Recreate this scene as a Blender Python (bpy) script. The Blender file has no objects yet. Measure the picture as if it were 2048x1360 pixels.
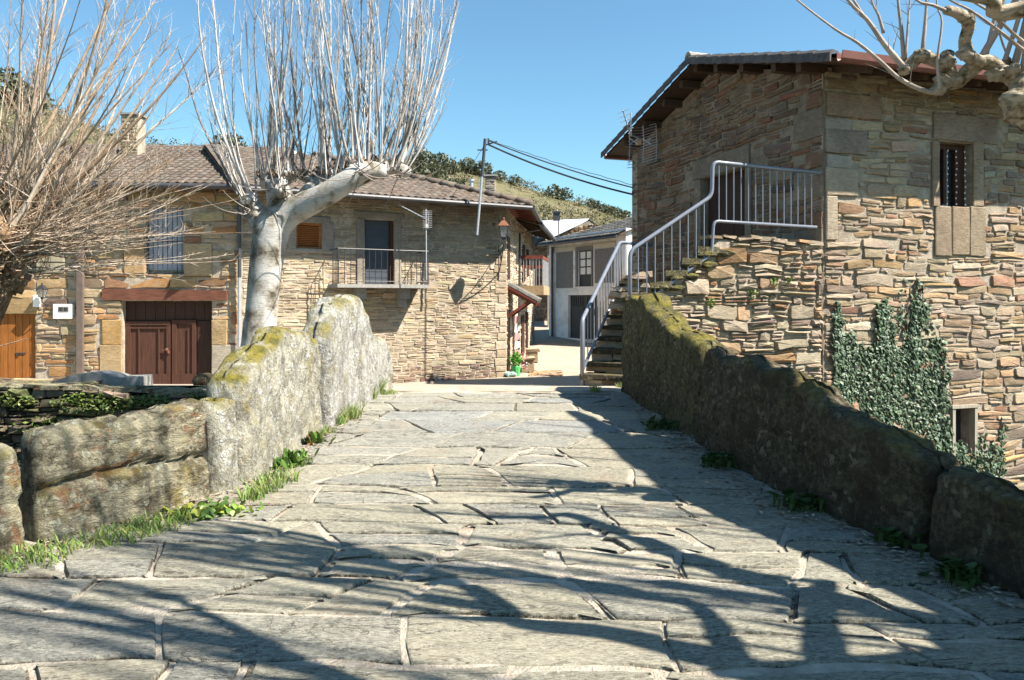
import bpy, math, random
from mathutils import Vector, Matrix, noise

# ------------------------------------------------------------------ camera, light
SC = bpy.context.scene
COL = SC.collection
F, HY = 1500.0, 600.0            # focal length and horizon row of the 2048 px wide photograph
cam_data = bpy.data.cameras.new("camera")
cam = bpy.data.objects.new("camera", cam_data); COL.objects.link(cam)
cam.location = (0, 0, 0); cam.rotation_euler = (math.radians(90), 0, 0)
cam_data.lens = 36.0 * F / 2048; cam_data.sensor_width = 36.0
cam_data.shift_y = -(680 - HY) / 2048
cam_data.clip_start = 0.05; cam_data.clip_end = 3000
SC.camera = cam
SUN = Vector((0.93, -0.37, 1.2)).normalized()
world = bpy.data.worlds.new("World"); SC.world = world; world.use_nodes = True
nt = world.node_tree
for n in list(nt.nodes): nt.nodes.remove(n)
sky = nt.nodes.new("ShaderNodeTexSky"); sky.sky_type = 'NISHITA'; sky.sun_disc = False
sky.sun_elevation = math.asin(SUN.z); sky.sun_rotation = math.atan2(SUN.x, SUN.y)
sky.altitude = 700; sky.air_density = 1.25; sky.dust_density = 0.35; sky.ozone_density = 1.2
bg = nt.nodes.new("ShaderNodeBackground"); bg.inputs[1].default_value = 0.05
wo = nt.nodes.new("ShaderNodeOutputWorld")
tint = nt.nodes.new("ShaderNodeMix"); tint.data_type = 'RGBA'; tint.blend_type = 'MULTIPLY'; tint.inputs[0].default_value = 1
tint.inputs[7].default_value = (.84, 1.19, 1.26, 1)      # camera white balance of the clear sky
nt.links.new(sky.outputs[0], tint.inputs[6]); nt.links.new(tint.outputs[2], bg.inputs[0]); nt.links.new(bg.outputs[0], wo.inputs[0])
sl = bpy.data.lights.new("sun", 'SUN'); sl.energy = 5.0; sl.angle = math.radians(0.53); sl.color = (1.0, 0.93, 0.82)
so = bpy.data.objects.new("sun", sl); COL.objects.link(so)
so.rotation_euler = SUN.to_track_quat('Z', 'Y').to_euler(); so.location = (20, -10, 30)
SC.view_settings.view_transform = 'Standard'; SC.view_settings.look = 'None'
SC.view_settings.exposure = 1.58; SC.view_settings.gamma = 1.0; SC.view_settings.use_curve_mapping = False
SC.cycles.max_bounces = 5; SC.cycles.diffuse_bounces = 1

# ------------------------------------------------------------------ helpers
RND = random.Random(7)
def V(*a): return Vector(a)
def N3(x, y, z): return noise.noise(Vector((x, y, z)))
def fr(x, y, z, o=4):
    s = 0; a = 1; f = 1
    for _ in range(o):
        s += a * noise.noise(Vector((x*f, y*f, z*f))); a *= .5; f *= 2.03
    return s
def at(px, py, Y): return V((px-1024)*Y/F, Y, (HY-py)*Y/F)
WM = {}
def wmat(o): return WM.get(o.name, Matrix())
def put(o, parent=None, M=None):
    COL.objects.link(o)
    M = M if M is not None else Matrix()
    if parent is not None:
        o.parent = parent
        L = wmat(parent).inverted() @ M
    else: L = M
    o.matrix_basis = L
    WM[o.name] = M
    return o
def tag(o, label=None, cat=None, group=None, kind=None):
    if label: o['label'] = label
    if cat: o['category'] = cat
    if group: o['group'] = group
    if kind: o['kind'] = kind
    return o
def thing(name, loc, label, cat, group=None):
    o = bpy.data.objects.new(name, None); o.empty_display_size = .2
    put(o, None, Matrix.Translation(loc)); return tag(o, label, cat, group)

class MB:
    """collects geometry (world or local coordinates) for one mesh object"""
    def __init__(s): s.v = []; s.f = []; s.c = []; s.mi = []; s.col = (1, 1, 1)
    def add(s, vs, fs, col=None, mi=0):
        b = len(s.v); s.v.extend([tuple(p) for p in vs]); s.f.extend([tuple(i+b for i in f) for f in fs])
        s.c.extend([col or s.col]*len(vs)); s.mi.extend([mi]*len(fs)); return s
    def box(s, c, size, M=None, col=None, mi=0, jit=0):
        x, y, z = [q/2 for q in size]; vs = []
        for dz in (-z, z):
            for dx, dy in ((-x, -y), (x, -y), (x, y), (-x, y)):
                p = V(c[0]+dx, c[1]+dy, c[2]+dz)
                if jit: p += V(RND.uniform(-jit, jit), RND.uniform(-jit, jit), RND.uniform(-jit, jit))
                vs.append(M @ p if M else p)
        return s.add(vs, [(0,3,2,1),(4,5,6,7),(0,1,5,4),(1,2,6,5),(2,3,7,6),(3,0,4,7)], col, mi)
    def obox(s, p0, p1, w, h, up=V(0,0,1), col=None, mi=0):
        """bar from p0 to p1, w across, h along up"""
        p0 = Vector(p0); p1 = Vector(p1); d = (p1-p0).normalized()
        a = d.cross(up)
        a = a.normalized() if a.length > 1e-4 else V(1,0,0)
        b = a.cross(d).normalized(); vs = []
        for p in (p0, p1):
            for i, j in ((-1,-1),(1,-1),(1,1),(-1,1)): vs.append(p + a*(i*w/2) + b*(j*h/2))
        return s.add(vs, [(0,3,2,1),(4,5,6,7),(0,1,5,4),(1,2,6,5),(2,3,7,6),(3,0,4,7)], col, mi)
    def tube(s, pts, r, n=8, col=None, caps=True, mi=0, rough=0, seed=0):
        pts = [Vector(p) for p in pts]; m = len(pts)
        if not hasattr(r, '__len__'): r = [r]*m
        t0 = (pts[1]-pts[0]).normalized()
        a = t0.cross(V(0,0,1))
        if a.length < .1: a = t0.cross(V(1,0,0))
        a.normalize(); vs = []
        for i, p in enumerate(pts):
            t = (pts[min(i+1,m-1)]-pts[max(i-1,0)]).normalized()
            a = (a - t*a.dot(t)).normalized(); b = t.cross(a)
            for k in range(n):
                th = 2*math.pi*k/n
                d = a*math.cos(th)+b*math.sin(th); rr = r[i]
                if rough: 
                    q = p+d*rr
                    rr *= 1+rough*fr(q.x*3+seed, q.y*3, q.z*3, 3)
                vs.append(p+d*rr)
        fs = [(i*n+k, i*n+(k+1)%n, (i+1)*n+(k+1)%n, (i+1)*n+k) for i in range(m-1) for k in range(n)]
        if caps: fs.append(tuple(range(n-1,-1,-1))); fs.append(tuple(range((m-1)*n, m*n)))
        return s.add(vs, fs, col, mi)
    def prism(s, poly, y0, y1, col=None, mi=0):
        """poly of (x,z), extruded from y0 to y1"""
        n = len(poly)
        vs = [(x,y0,z) for x,z in poly]+[(x,y1,z) for x,z in poly]
        fs = [tuple(range(n)), tuple(range(2*n-1,n-1,-1))]+[(i,i+n,(i+1)%n+n,(i+1)%n) for i in range(n)]
        return s.add(vs, fs, col, mi)
    def blob(s, c, r, n=10, amp=.25, seed=0, col=None, f=1.5):
        """lumpy rounded lump; r = (rx,ry,rz)"""
        m = n//2+1; vs = []; fs = []
        for i in range(m+1):
            ph = math.pi*i/m
            for k in range(n):
                th = 2*math.pi*k/n
                d = V(math.sin(ph)*math.cos(th), math.sin(ph)*math.sin(th), math.cos(ph))
                q = 1+amp*fr(d.x*f+seed, d.y*f, d.z*f+seed*.7, 3)
                vs.append((c[0]+d.x*r[0]*q, c[1]+d.y*r[1]*q, c[2]+d.z*r[2]*q))
        for i in range(m):
            for k in range(n): fs.append((i*n+k, (i+1)*n+k, (i+1)*n+(k+1)%n, i*n+(k+1)%n))
        return s.add(vs, fs, col)
    def mesh(s, name, mats, smooth=False):
        me = bpy.data.meshes.new(name)
        me.from_pydata(s.v, [], s.f)
        ca = me.attributes.new('col', 'FLOAT_COLOR', 'POINT')
        fl = []
        for c in s.c: fl.extend((c[0], c[1], c[2], 1.0))
        ca.data.foreach_set('color', fl)
        if not isinstance(mats, (list, tuple)): mats = [mats]
        for m in mats: me.materials.append(m)
        if len(mats) > 1: me.polygons.foreach_set('material_index', s.mi)
        if smooth: me.polygons.foreach_set('use_smooth', [True]*len(s.f))
        me.update(); return me
    def build(s, name, mats, parent=None, smooth=False, local=None, origin=None):
        """world coords unless local (a matrix) is given"""
        if local is not None:
            o = bpy.data.objects.new(name, s.mesh(name, mats, smooth)); return put(o, parent, local)
        if origin is None: origin = wmat(parent).translation if parent is not None else V(sum(v[0] for v in s.v)/len(s.v), sum(v[1] for v in s.v)/len(s.v), min(v[2] for v in s.v))
        ox, oy, oz = origin
        s.v = [(a-ox, b-oy, c-oz) for a, b, c in s.v]
        o = bpy.data.objects.new(name, s.mesh(name, mats, smooth)); return put(o, parent, Matrix.Translation(Vector(origin)))

# ------------------------------------------------------------------ materials
def newmat(name, rough=.8):
    m = bpy.data.materials.new(name); m.use_nodes = True
    t = m.node_tree; b = t.nodes["Principled BSDF"]; b.inputs["Roughness"].default_value = rough
    b.inputs["Specular IOR Level"].default_value = .25
    return m, t, b
def nd(t, ty, **k):
    n = t.nodes.new(ty)
    for a, v in k.items(): setattr(n, a, v)
    return n
def pos(t, sc=(1,1,1), obj=False):
    if obj: g = nd(t, "ShaderNodeTexCoord").outputs['Object']
    else: g = nd(t, "ShaderNodeNewGeometry").outputs['Position']
    m = nd(t, "ShaderNodeMapping"); m.inputs['Scale'].default_value = sc
    t.links.new(g, m.inputs[0]); return m.outputs[0]
def tnoise(t, vec, scale, detail=5, rough=.55, dist=0):
    n = nd(t, "ShaderNodeTexNoise"); n.inputs['Scale'].default_value = scale
    n.inputs['Detail'].default_value = detail; n.inputs['Roughness'].default_value = rough; n.inputs['Distortion'].default_value = dist
    t.links.new(vec, n.inputs['Vector']); return n.outputs['Fac']
def ramp(t, fac, stops):
    r = nd(t, "ShaderNodeValToRGB"); e = r.color_ramp.elements
    while len(e) < len(stops): e.new(.5)
    for i, (p, c) in enumerate(stops):
        e[i].position = p; e[i].color = (c, c, c, 1) if not hasattr(c, '__len__') else (*c, 1)
    t.links.new(fac, r.inputs[0]); return r.outputs[0]
def mix(t, a, b, fac, mode='MIX'):
    m = nd(t, "ShaderNodeMix", data_type='RGBA', blend_type=mode)
    for i, q in ((6, a), (7, b)):
        if hasattr(q, 'is_linked') or hasattr(q, 'links'): t.links.new(q, m.inputs[i])
        else: m.inputs[i].default_value = (*q, 1)
    if hasattr(fac, 'links'): t.links.new(fac, m.inputs[0])
    else: m.inputs[0].default_value = fac
    return m.outputs[2]
def mth(t, op, a, b):
    m = nd(t, "ShaderNodeMath", operation=op)
    for i, q in ((0, a), (1, b)):
        if hasattr(q, 'links'): t.links.new(q, m.inputs[i])
        else: m.inputs[i].default_value = q
    return m.outputs[0]
def bump(t, b, h, strength=.5, dist=.02):
    n = nd(t, "ShaderNodeBump"); n.inputs['Strength'].default_value = strength; n.inputs['Distance'].default_value = dist
    t.links.new(h, n.inputs['Height']); t.links.new(n.outputs[0], b.inputs['Normal'])
def attr(t): return nd(t, "ShaderNodeAttribute", attribute_name='col').outputs['Color']

def m_stone(name='rubble_stone', zs=4.0, bs=.6, stain=None):
    m, t, b = newmat(name, .9)
    c = mix(t, attr(t), (1.0, .985, 1.02), 1, 'MULTIPLY')
    p = pos(t, (1, 1, zs)); p1 = pos(t)
    n1 = tnoise(t, p, 9, 8, .65)
    c = mix(t, c, (1,1,1), 0)
    c2 = mix(t, c, ramp(t, n1, [(.25, (.45,.43,.42)), (.5, (1,1,1)), (.75, (1.45,1.4,1.3))]), .8, 'MULTIPLY')
    lich = ramp(t, tnoise(t, p1, 3.1, 6, .7), [(.52, 0), (.62, 1)])
    c3 = mix(t, c2, (.34,.30,.22), mth(t, 'MULTIPLY', lich, .35))
    c3 = mix(t, c3, ramp(t, tnoise(t, p1, .9, 4, .6), [(.35, (.78,.74,.70)), (.6, (1.08,1.04,.98))]), 1, 'MULTIPLY')
    c3 = mix(t, c3, (.05,.035,.025), mth(t, 'MULTIPLY', ramp(t, tnoise(t, p, 17, 7, .75), [(.57, 0), (.68, 1)]), .65))
    t.links.new(c3, b.inputs['Base Color'])
    h = mth(t, 'ADD', tnoise(t, p, 14, 10, .7), mth(t, 'MULTIPLY', tnoise(t, p1, 45, 4, .6), .4))
    bump(t, b, h, bs, .035)
    return m
def m_plain(name, col, rough=.8, var=.25, sc=6, zs=1, bs=.25, bd=.01, metal=0, spec=.25, dirt=None):
    m, t, b = newmat(name, rough); b.inputs['Metallic'].default_value = metal
    b.inputs["Specular IOR Level"].default_value = spec
    p = pos(t, (1, 1, zs)); n = tnoise(t, p, sc, 7, .62)
    lo = tuple(q*(1-var) for q in col); hi = tuple(min(1, q*(1+var)) for q in col)
    c = ramp(t, n, [(.3, lo), (.7, hi)])
    if dirt:
        c = mix(t, c, dirt, mth(t, 'MULTIPLY', ramp(t, tnoise(t, pos(t), 1.7, 6, .7, .5), [(.48, 0), (.66, 1)]), .7))
    t.links.new(c, b.inputs['Base Color'])
    bump(t, b, tnoise(t, p, sc*5, 6, .6), bs, bd)
    return m
def m_attr(name, rough=.8, var=.35, sc=8, zs=1, bs=.4, bd=.012, spec=.25, dirt=None):
    m, t, b = newmat(name, rough); b.inputs["Specular IOR Level"].default_value = spec
    p = pos(t, (1, 1, zs)); n = tnoise(t, p, sc, 7, .62)
    c = mix(t, attr(t), ramp(t, n, [(.3, 1-var), (.7, 1+var)]), 1, 'MULTIPLY')
    if dirt: c = mix(t, c, dirt, mth(t, 'MULTIPLY', ramp(t, tnoise(t, pos(t), 2.3, 6, .7), [(.5, 0), (.62, 1)]), .6))
    t.links.new(c, b.inputs['Base Color'])
    bump(t, b, tnoise(t, p, sc*4, 7, .65), bs, bd)
    return m
def m_wood(name, col, dark=.45, axis=2, rough=.7):
    m, t, b = newmat(name, rough)
    s = [22, 22, 22]; s[axis] = 1.3
    p = pos(t, tuple(s)); n = tnoise(t, p, 1.6, 8, .65, .6)
    c = ramp(t, n, [(.28, tuple(q*dark for q in col)), (.55, col), (.8, tuple(q*1.35 for q in col))])
    t.links.new(c, b.inputs['Base Color']); bump(t, b, n, .5, .008); return m
def m_parapet(name, base, moss_amt=.5, rust=True, vert=1.0):
    m, t, b = newmat(name, .95)
    p = pos(t); ps = pos(t, (vert, vert, 1.0 if vert > 1 else 3.0))
    n = tnoise(t, ps, 4, 9, .68)
    c = ramp(t, n, [(.25, tuple(q*.22 for q in base)), (.42, tuple(q*.62 for q in base)), (.56, base), (.75, tuple(q*1.45 for q in base))])
    # lichen discs
    vo = nd(t, "ShaderNodeTexVoronoi", feature='F1'); vo.inputs['Scale'].default_value = 13
    wv = nd(t, "ShaderNodeVectorMath", operation='ADD'); nn = nd(t, "ShaderNodeTexNoise"); nn.inputs['Scale'].default_value = 18; nn.inputs['Detail'].default_value = 4
    t.links.new(p, nn.inputs['Vector']); sc = nd(t, "ShaderNodeVectorMath", operation='SCALE'); sc.inputs[3].default_value = .09
    t.links.new(nn.outputs['Color'], sc.inputs[0]); t.links.new(p, wv.inputs[0]); t.links.new(sc.outputs[0], wv.inputs[1]); t.links.new(wv.outputs[0], vo.inputs['Vector'])
    sp = ramp(t, vo.outputs['Distance'], [(.28, 1), (.36, 0)])
    sp = mth(t, 'MULTIPLY', sp, ramp(t, tnoise(t, p, 2.6, 4, .6), [(.42, 0), (.55, 1)]))
    c = mix(t, c, tuple(min(.55, q*(1.9 if base[0] > .2 else 2.6)+.06) for q in base), mth(t, 'MULTIPLY', sp, .85))
    fn = ramp(t, tnoise(t, p, 26, 6, .7), [(.45, 0), (.6, 1)])
    c = mix(t, c, tuple(min(.5, q*(2.6 if base[0] < .2 else 1.4)) for q in base), mth(t, 'MULTIPLY', fn, .6))
    # dark lichen / algae patches
    dk = ramp(t, tnoise(t, p, 3.7, 8, .75, .3), [(.5, 0), (.57, 1)])
    c = mix(t, c, (.05,.035,.02), mth(t, 'MULTIPLY', dk, .75 if vert == 1 else .4))
    if rust:
        ru = ramp(t, tnoise(t, pos(t, (1,1,1.6)), 2.9, 8, .75, .2), [(.54, 0), (.62, 1)])
        c = mix(t, c, (.2,.075,.025), mth(t, 'MULTIPLY', ru, .7))
    if base[0] > .2:
        yl = ramp(t, tnoise(t, pos(t, (1,1,.8)), 2.4, 8, .78, .3), [(.55, 0), (.62, 1)])
        c = mix(t, c, (.30,.235,.07), mth(t, 'MULTIPLY', yl, .55))
    # moss on upward faces
    g = nd(t, "ShaderNodeNewGeometry"); sx = nd(t, "ShaderNodeSeparateXYZ"); t.links.new(g.outputs['Normal'], sx.inputs[0])
    up = ramp(t, sx.outputs[2], [(.1, 0), (.65, 1)])
    mo = mth(t, 'MULTIPLY', up, ramp(t, tnoise(t, p, 3.2, 6, .7), [(.5-.18*moss_amt, 0), (.62-.1*moss_amt, 1)]))
    mc = ramp(t, tnoise(t, p, 7, 5, .6), [(.3, (.05,.055,.012)), (.5, (.2,.17,.025)), (.7, (.33,.26,.05))])
    c = mix(t, c, mc, mth(t, 'MULTIPLY', mo, min(1, moss_amt*1.4)))
    t.links.new(c, b.inputs['Base Color'])
    h = mth(t, 'ADD', tnoise(t, ps, 8, 12, .72), mth(t, 'MULTIPLY', tnoise(t, p, 40, 5, .65), .5))
    h = mth(t, 'ADD', h, mth(t, 'MULTIPLY', sp, .12))
    bump(t, b, h, 1.0, .07)
    return m
def m_flag():
    m, t, b = newmat('flagstone_schist', .8); b.inputs["Specular IOR Level"].default_value = .2
    p = pos(t, (1, 2.2, 1)); p1 = pos(t); ps = pos(t, (1, 4.5, 1))
    n = tnoise(t, p, 4, 12, .75)
    c = mix(t, attr(t), ramp(t, n, [(.3, (.62,.62,.62)), (.5, (1,1,.98)), (.7, (1.4,1.36,1.28))]), 1, 'MULTIPLY')
    # pale worn grit over darker schist layers
    gr = ramp(t, tnoise(t, pos(t,(1,3,1)), 24, 9, .85, .2), [(.46, 0), (.56, 1)])
    c = mix(t, c, (.45,.42,.335), mth(t, 'MULTIPLY', gr, .7))
    pt = ramp(t, tnoise(t, pos(t,(1,3.2,1)), 38, 6, .8), [(.56, 0), (.63, 1)])
    c = mix(t, c, (.06,.06,.06), mth(t, 'MULTIPLY', pt, .8))
    ck = tnoise(t, pos(t,(.7,2.2,1)), 1.5, 7, .6, 1.2); ck = mth(t, 'ABSOLUTE', mth(t, 'SUBTRACT', ck, .5), 0)
    ck = ramp(t, ck, [(.0015, 1), (.006, 0)])
    ck = mth(t, 'MULTIPLY', ck, ramp(t, tnoise(t, p1, 1.1, 3, .5), [(.48, 0), (.56, 1)]))
    c = mix(t, c, (.05,.045,.04), mth(t, 'MULTIPLY', ck, .8))
    rs = ramp(t, tnoise(t, p1, 1.6, 7, .7), [(.56, 0), (.68, 1)])
    c = mix(t, c, (.26,.17,.1), mth(t, 'MULTIPLY', rs, .3))
    li = ramp(t, tnoise(t, p1, 38, 4, .6), [(.62, 0), (.68, 1)])
    c = mix(t, c, (.5,.48,.42), mth(t, 'MULTIPLY', li, .5))
    t.links.new(c, b.inputs['Base Color'])
    h = mth(t, 'ADD', mth(t, 'MULTIPLY', tnoise(t, ps, 5, 14, .75, .2), .7), mth(t, 'MULTIPLY', tnoise(t, pos(t,(1,2.5,1)), 36, 8, .8), .35))
    h = mth(t, 'SUBTRACT', h, mth(t, 'MULTIPLY', pt, .12)); h = mth(t, 'SUBTRACT', h, mth(t, 'MULTIPLY', ck, .25))
    bump(t, b, h, 1.0, .032); return m
def m_bark(name, base, patch, dark, ps=5, stretch=3, bs=.5):
    m, t, b = newmat(name, .85)
    p = pos(t, (1,1,1/stretch)); n = tnoise(t, pos(t), ps, 6, .6)
    c = ramp(t, n, [(.34, dark), (.44, patch), (.54, base), (.8, tuple(min(1,q*1.2) for q in base))])
    bands = ramp(t, tnoise(t, pos(t, (1,1,7)), 8, 6, .7), [(.33, .55), (.5, 1)])
    c = mix(t, c, bands, .7, 'MULTIPLY')
    t.links.new(c, b.inputs['Base Color']); bump(t, b, mth(t, 'ADD', tnoise(t, p, 30, 7, .7), bands), bs, .015); return m
def m_leaf(name, rough=.5, tr=.25):
    m, t, b = newmat(name, rough); b.inputs["Specular IOR Level"].default_value = .5
    c = attr(t); t.links.new(c, b.inputs['Base Color'])
    if tr:
        tb = nd(t, "ShaderNodeBsdfTranslucent"); t.links.new(c, tb.inputs[0])
        mx = nd(t, "ShaderNodeMixShader"); mx.inputs[0].default_value = tr
        out = [n for n in t.nodes if n.type == 'OUTPUT_MATERIAL'][0]
        t.links.new(b.outputs[0], mx.inputs[1]); t.links.new(tb.outputs[0], mx.inputs[2]); t.links.new(mx.outputs[0], out.inputs[0])
    return m

M_STONE = m_stone()
M_MORT_C = m_plain('mortar_sandy', (.39,.335,.265), .95, .3, 9, 1, .8, .03, dirt=(.2,.16,.11))
M_MORT_R = m_plain('mortar_pale', (.36,.305,.24), .95, .3, 9, 1, .9, .035, dirt=(.17,.13,.09))
M_MORT_G = m_plain('mortar_shaded', (.25,.21,.16), .95, .3, 9, 1, .9, .03, dirt=(.12,.09,.065))  # darker copy of the pale mortar; the gable's shade is in the colour
M_MORT_D = m_plain('earth_joint', (.05,.04,.03), 1, .3, 8, 1, .8, .03)
M_PAVJ = m_plain('paving_mortar', (.42,.37,.30), .95, .22, 11, 1, 1.0, .03, dirt=(.25,.18,.12))
M_CONC = m_plain('street_concrete', (.33,.28,.22), .9, .14, 3, 1, .5, .008, dirt=(.25,.21,.16))
M_FLAG = m_flag()
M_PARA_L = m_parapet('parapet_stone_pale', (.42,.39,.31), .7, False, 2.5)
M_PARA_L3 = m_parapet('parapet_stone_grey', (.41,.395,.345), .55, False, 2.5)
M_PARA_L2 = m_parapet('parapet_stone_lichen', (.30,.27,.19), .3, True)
M_PARA_R = m_parapet('parapet_stone_brown_shaded', (.068,.056,.034), .25, False)  # right parapet's shade is put into this lowered base colour
M_PARA_RM = m_parapet('parapet_stone_mossy', (.075,.066,.036), .6, False, 2.5)  # mossy stone, base lowered the same way to carry the shade
M_TILE = m_attr('roof_tile_clay', .85, .4, 9, 1, .5, .01, dirt=(.13,.12,.1))
M_SOFFIT = m_wood('soffit_timber', (.075,.05,.035), .5, 0)
M_RED = m_plain('red_painted_timber', (.19,.05,.035), .6, .25, 8)
M_GUT_D = m_plain('gutter_dark', (.045,.045,.05), .45, .15, 5, spec=.5)
M_GUT_B = m_plain('gutter_red_brown', (.17,.06,.045), .4, .15, 5, spec=.5)
M_PIPE = m_plain('downpipe_brown', (.13,.1,.085), .5, .2, 5)
M_DOORB = m_wood('dark_brown_door_wood', (.072,.031,.02), .5)
M_DOORB2 = m_wood('upper_door_wood', (.045,.022,.016), .5)
M_DOORO = m_wood('varnished_orange_wood', (.26,.095,.02), .45)
M_BEAM = m_wood('beam_wood', (.15,.06,.038), .4, 0)
M_SHUT = m_wood('shutter_wood', (.36,.14,.045), .6, 0)
M_NAVY = m_plain('dark_blue_grey_door', (.05,.058,.075), .5, .15, 3, spec=.4)
M_IRON = m_plain('black_iron', (.025,.026,.03), .5, .2, 8, spec=.5)
M_RAIL = m_plain('blue_grey_paint', (.15,.165,.205), .3, .12, 9, spec=.6, bs=.1)
M_ALU = m_plain('aluminium', (.5,.5,.52), .4, .15, 9, metal=.6, spec=.5)
M_WHITEP = m_plain('white_plaster', (.78,.78,.78), .9, .1, 2, 1, .35, .01, dirt=(.5,.47,.43))
M_CREAM = m_plain('cream_plaster', (.55,.49,.38), .9, .12, 2, 1, .35, .01)
M_GREYP = m_plain('grey_render', (.2,.19,.18), .95, .3, 14, 1, .8, .02)
M_GARAGE = m_plain('garage_grey_paint', (.045,.05,.055), .6, .15, 4)
M_PLAST = m_plain('white_plastic', (.75,.75,.72), .5, .05, 4, bs=.05)
M_SLAT = m_plain('blind_slats', (.42,.46,.55), .6, .1, 4, bs=.05)
M_COPPER = m_plain('lantern_copper', (.2,.085,.05), .5, .2, 8, metal=.3)
m_, t_, b_ = newmat('window_glass', .06); b_.inputs['Base Color'].default_value = (.03,.035,.04,1); b_.inputs["Specular IOR Level"].default_value = .8; M_GLASS = m_
m_, t_, b_ = newmat('lantern_glass', .1); b_.inputs['Base Color'].default_value = (.8,.85,.85,1); b_.inputs['Transmission Weight'].default_value = .85; M_LGLASS = m_
M_METALROOF = m_plain('pale_metal_sheet', (.6,.62,.66), .45, .1, 3, metal=.2)
M_GREYSTONE = m_plain('grey_granite', (.26,.25,.235), .85, .2, 12, 1, .5, .01)
M_ORANGE = m_plain('orange_rubber', (.42,.24,.12), .6, .1, 5)
M_BARK_C = m_bark('plane_bark_pale', (.40,.385,.36), (.27,.245,.205), (.08,.065,.045), 3.3)
M_BARK_L = m_bark('willow_bark', (.2,.13,.08), (.3,.2,.12), (.09,.055,.03), 9, 4, .8)
M_BARK_R = m_bark('plane_bark_mottled', (.40,.34,.26), (.24,.2,.13), (.045,.035,.025), 13, 1.5, .7)
M_SHOOT_C = m_attr('pale_shoots', .8, .4, 12, .3, .4, .01)
M_SHOOT_L = m_attr('tan_shoots', .8, .4, 12, .3, .4, .01)
M_SHOOT_R = m_plain('grey_shoots', (.33,.28,.24), .8, .3, 14, .3, .3)
M_LEAF = m_leaf('green_leaves'); M_IVY = m_leaf('ivy_leaves', .52, .12); M_DRY = m_leaf('dry_leaves', .8, .1)
M_GRASS = m_leaf('grass_blades', .6, .3)
M_EARTH = m_plain('earth', (.12,.1,.06), 1, .35, 2, 1, .8, .05, dirt=(.06,.08,.025))
# ------------------------------------------------------------------ ground levels
def ss(x): x = max(0, min(1, x)); return x*x*(3-2*x)
def lerp(tab, x):
    if x <= tab[0][0]: return tab[0][1]
    for (a, p), (b, q) in zip(tab, tab[1:]):
        if x <= b: return p+(q-p)*(x-a)/(b-a)
    return tab[-1][1]
ROADZ = [(-8, -1.9), (2, -1.62), (4, -1.6), (11.3, -1.33), (11.6, -1.335), (22, -2.46), (24.5, -2.46), (36, -1.75), (48, -1.2), (60, .5)]
def roadz(Y): return lerp(ROADZ, Y)
def ghit(px, py):
    k = (py-HY)/F; lo, hi = .5, 40
    for i in range(4000):
        Y = .8+i*.01
        if -roadz(Y)/Y <= k: break
    return V((px-1024)*Y/F, Y, roadz(Y))
XL = [(-8, -4.5), (3, -3.5), (4.4, -3.15), (4.9, -3.0), (6, -2.2), (8.4, -2.02), (10.4, -1.88), (11.6, -1.8)]
XR = [(-8, 4.3), (2.5, 3.3), (3.9, 2.72), (4.36, 2.58), (5.1, 2.33), (6.3, 2.03), (7.6, 1.88), (9.9, 1.68), (11.6, 1.56)]
RIDGE = [(-1.6, 15), (-.9, 34), (-.683, 31), (-.58, 26.5), (-.5, 22.7), (-.4, 22.2), (-.25, 21), (-.115, 20.2), (-.05, 18.8), (.024, 16.2), (.09, 14), (.16, 11.5), (.25, 8), (.5, 6), (1.2, 14)]
def bank(X):
    if X < -5.4: return 13.25
    if X < -4.6: return 13.25-(X+5.4)/.8*2.2
    if X < 2.0: return 10.9
    if X < 5.6: return 12.7+.333*(X-2.0)
    return 14.1+.333*(X-5.6)
def terr(X, Y):
    z = roadz(Y)
    if Y > 48:
        k = X/Y
        t = (Y-48)/62
        rid = lerp(RIDGE, k)
        if t <= 1: z = -1.2+(rid+1.2)*(.75*t+.25*ss(t))
        else: z = rid - 8*ss((Y-110)/120)
        z += .5*fr(X*.06, Y*.06, 1, 4)*min(1, t*3)
    low = -4.5
    t = ss((Y-bank(X))/.5+.5)
    return low+(z-low)*t - (.12 if Y < 48 else 0)

def axis(segs):
    out = []
    for a, b, s in segs:
        n = max(1, round((b-a)/s)); out += [a+(b-a)*i/n for i in range(n)]
    return out+[segs[-1][1]]
GX = axis([(-400, -120, 40), (-120, -60, 4), (-60, -16, 2), (-16, 8, .5), (8, 60, 2), (60, 120, 6), (120, 400, 40)])
GY = axis([(-60, -8, 8), (-8, 8, 1), (8, 48, .5), (48, 130, 1.6), (130, 260, 10), (260, 1500, 200)])
g = MB(); nx = len(GX)
g.add([(x, y, terr(x, y)) for y in GY for x in GX], [(j*nx+i, j*nx+i+1, (j+1)*nx+i+1, (j+1)*nx+i) for j in range(len(GY)-1) for i in range(nx-1)])
mh, t, b = newmat('dry_hillside', 1)
p = pos(t); n1 = tnoise(t, p, .35, 8, .7); n2 = tnoise(t, p, 1.6, 9, .75)
c = ramp(t, n2, [(.3, (.06,.06,.028)), (.45, (.14,.125,.065)), (.6, (.22,.19,.11)), (.75, (.33,.29,.21))])
c = mix(t, c, (.07,.08,.03), ramp(t, n1, [(.5, 0), (.6, .8)]))
sx = nd(t, "ShaderNodeSeparateXYZ"); t.links.new(p, sx.inputs[0])
near = ramp(t, mth(t, 'MULTIPLY', sx.outputs[1], .01), [(.3, 1), (.48, 0)])
c = mix(t, c, (.12,.1,.055), near); t.links.new(c, b.inputs['Base Color']); bump(t, b, n2, 1, .6)
tag(g.build('ground', mh, None, smooth=True, origin=V(0,0,0)), kind='structure')
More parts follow.
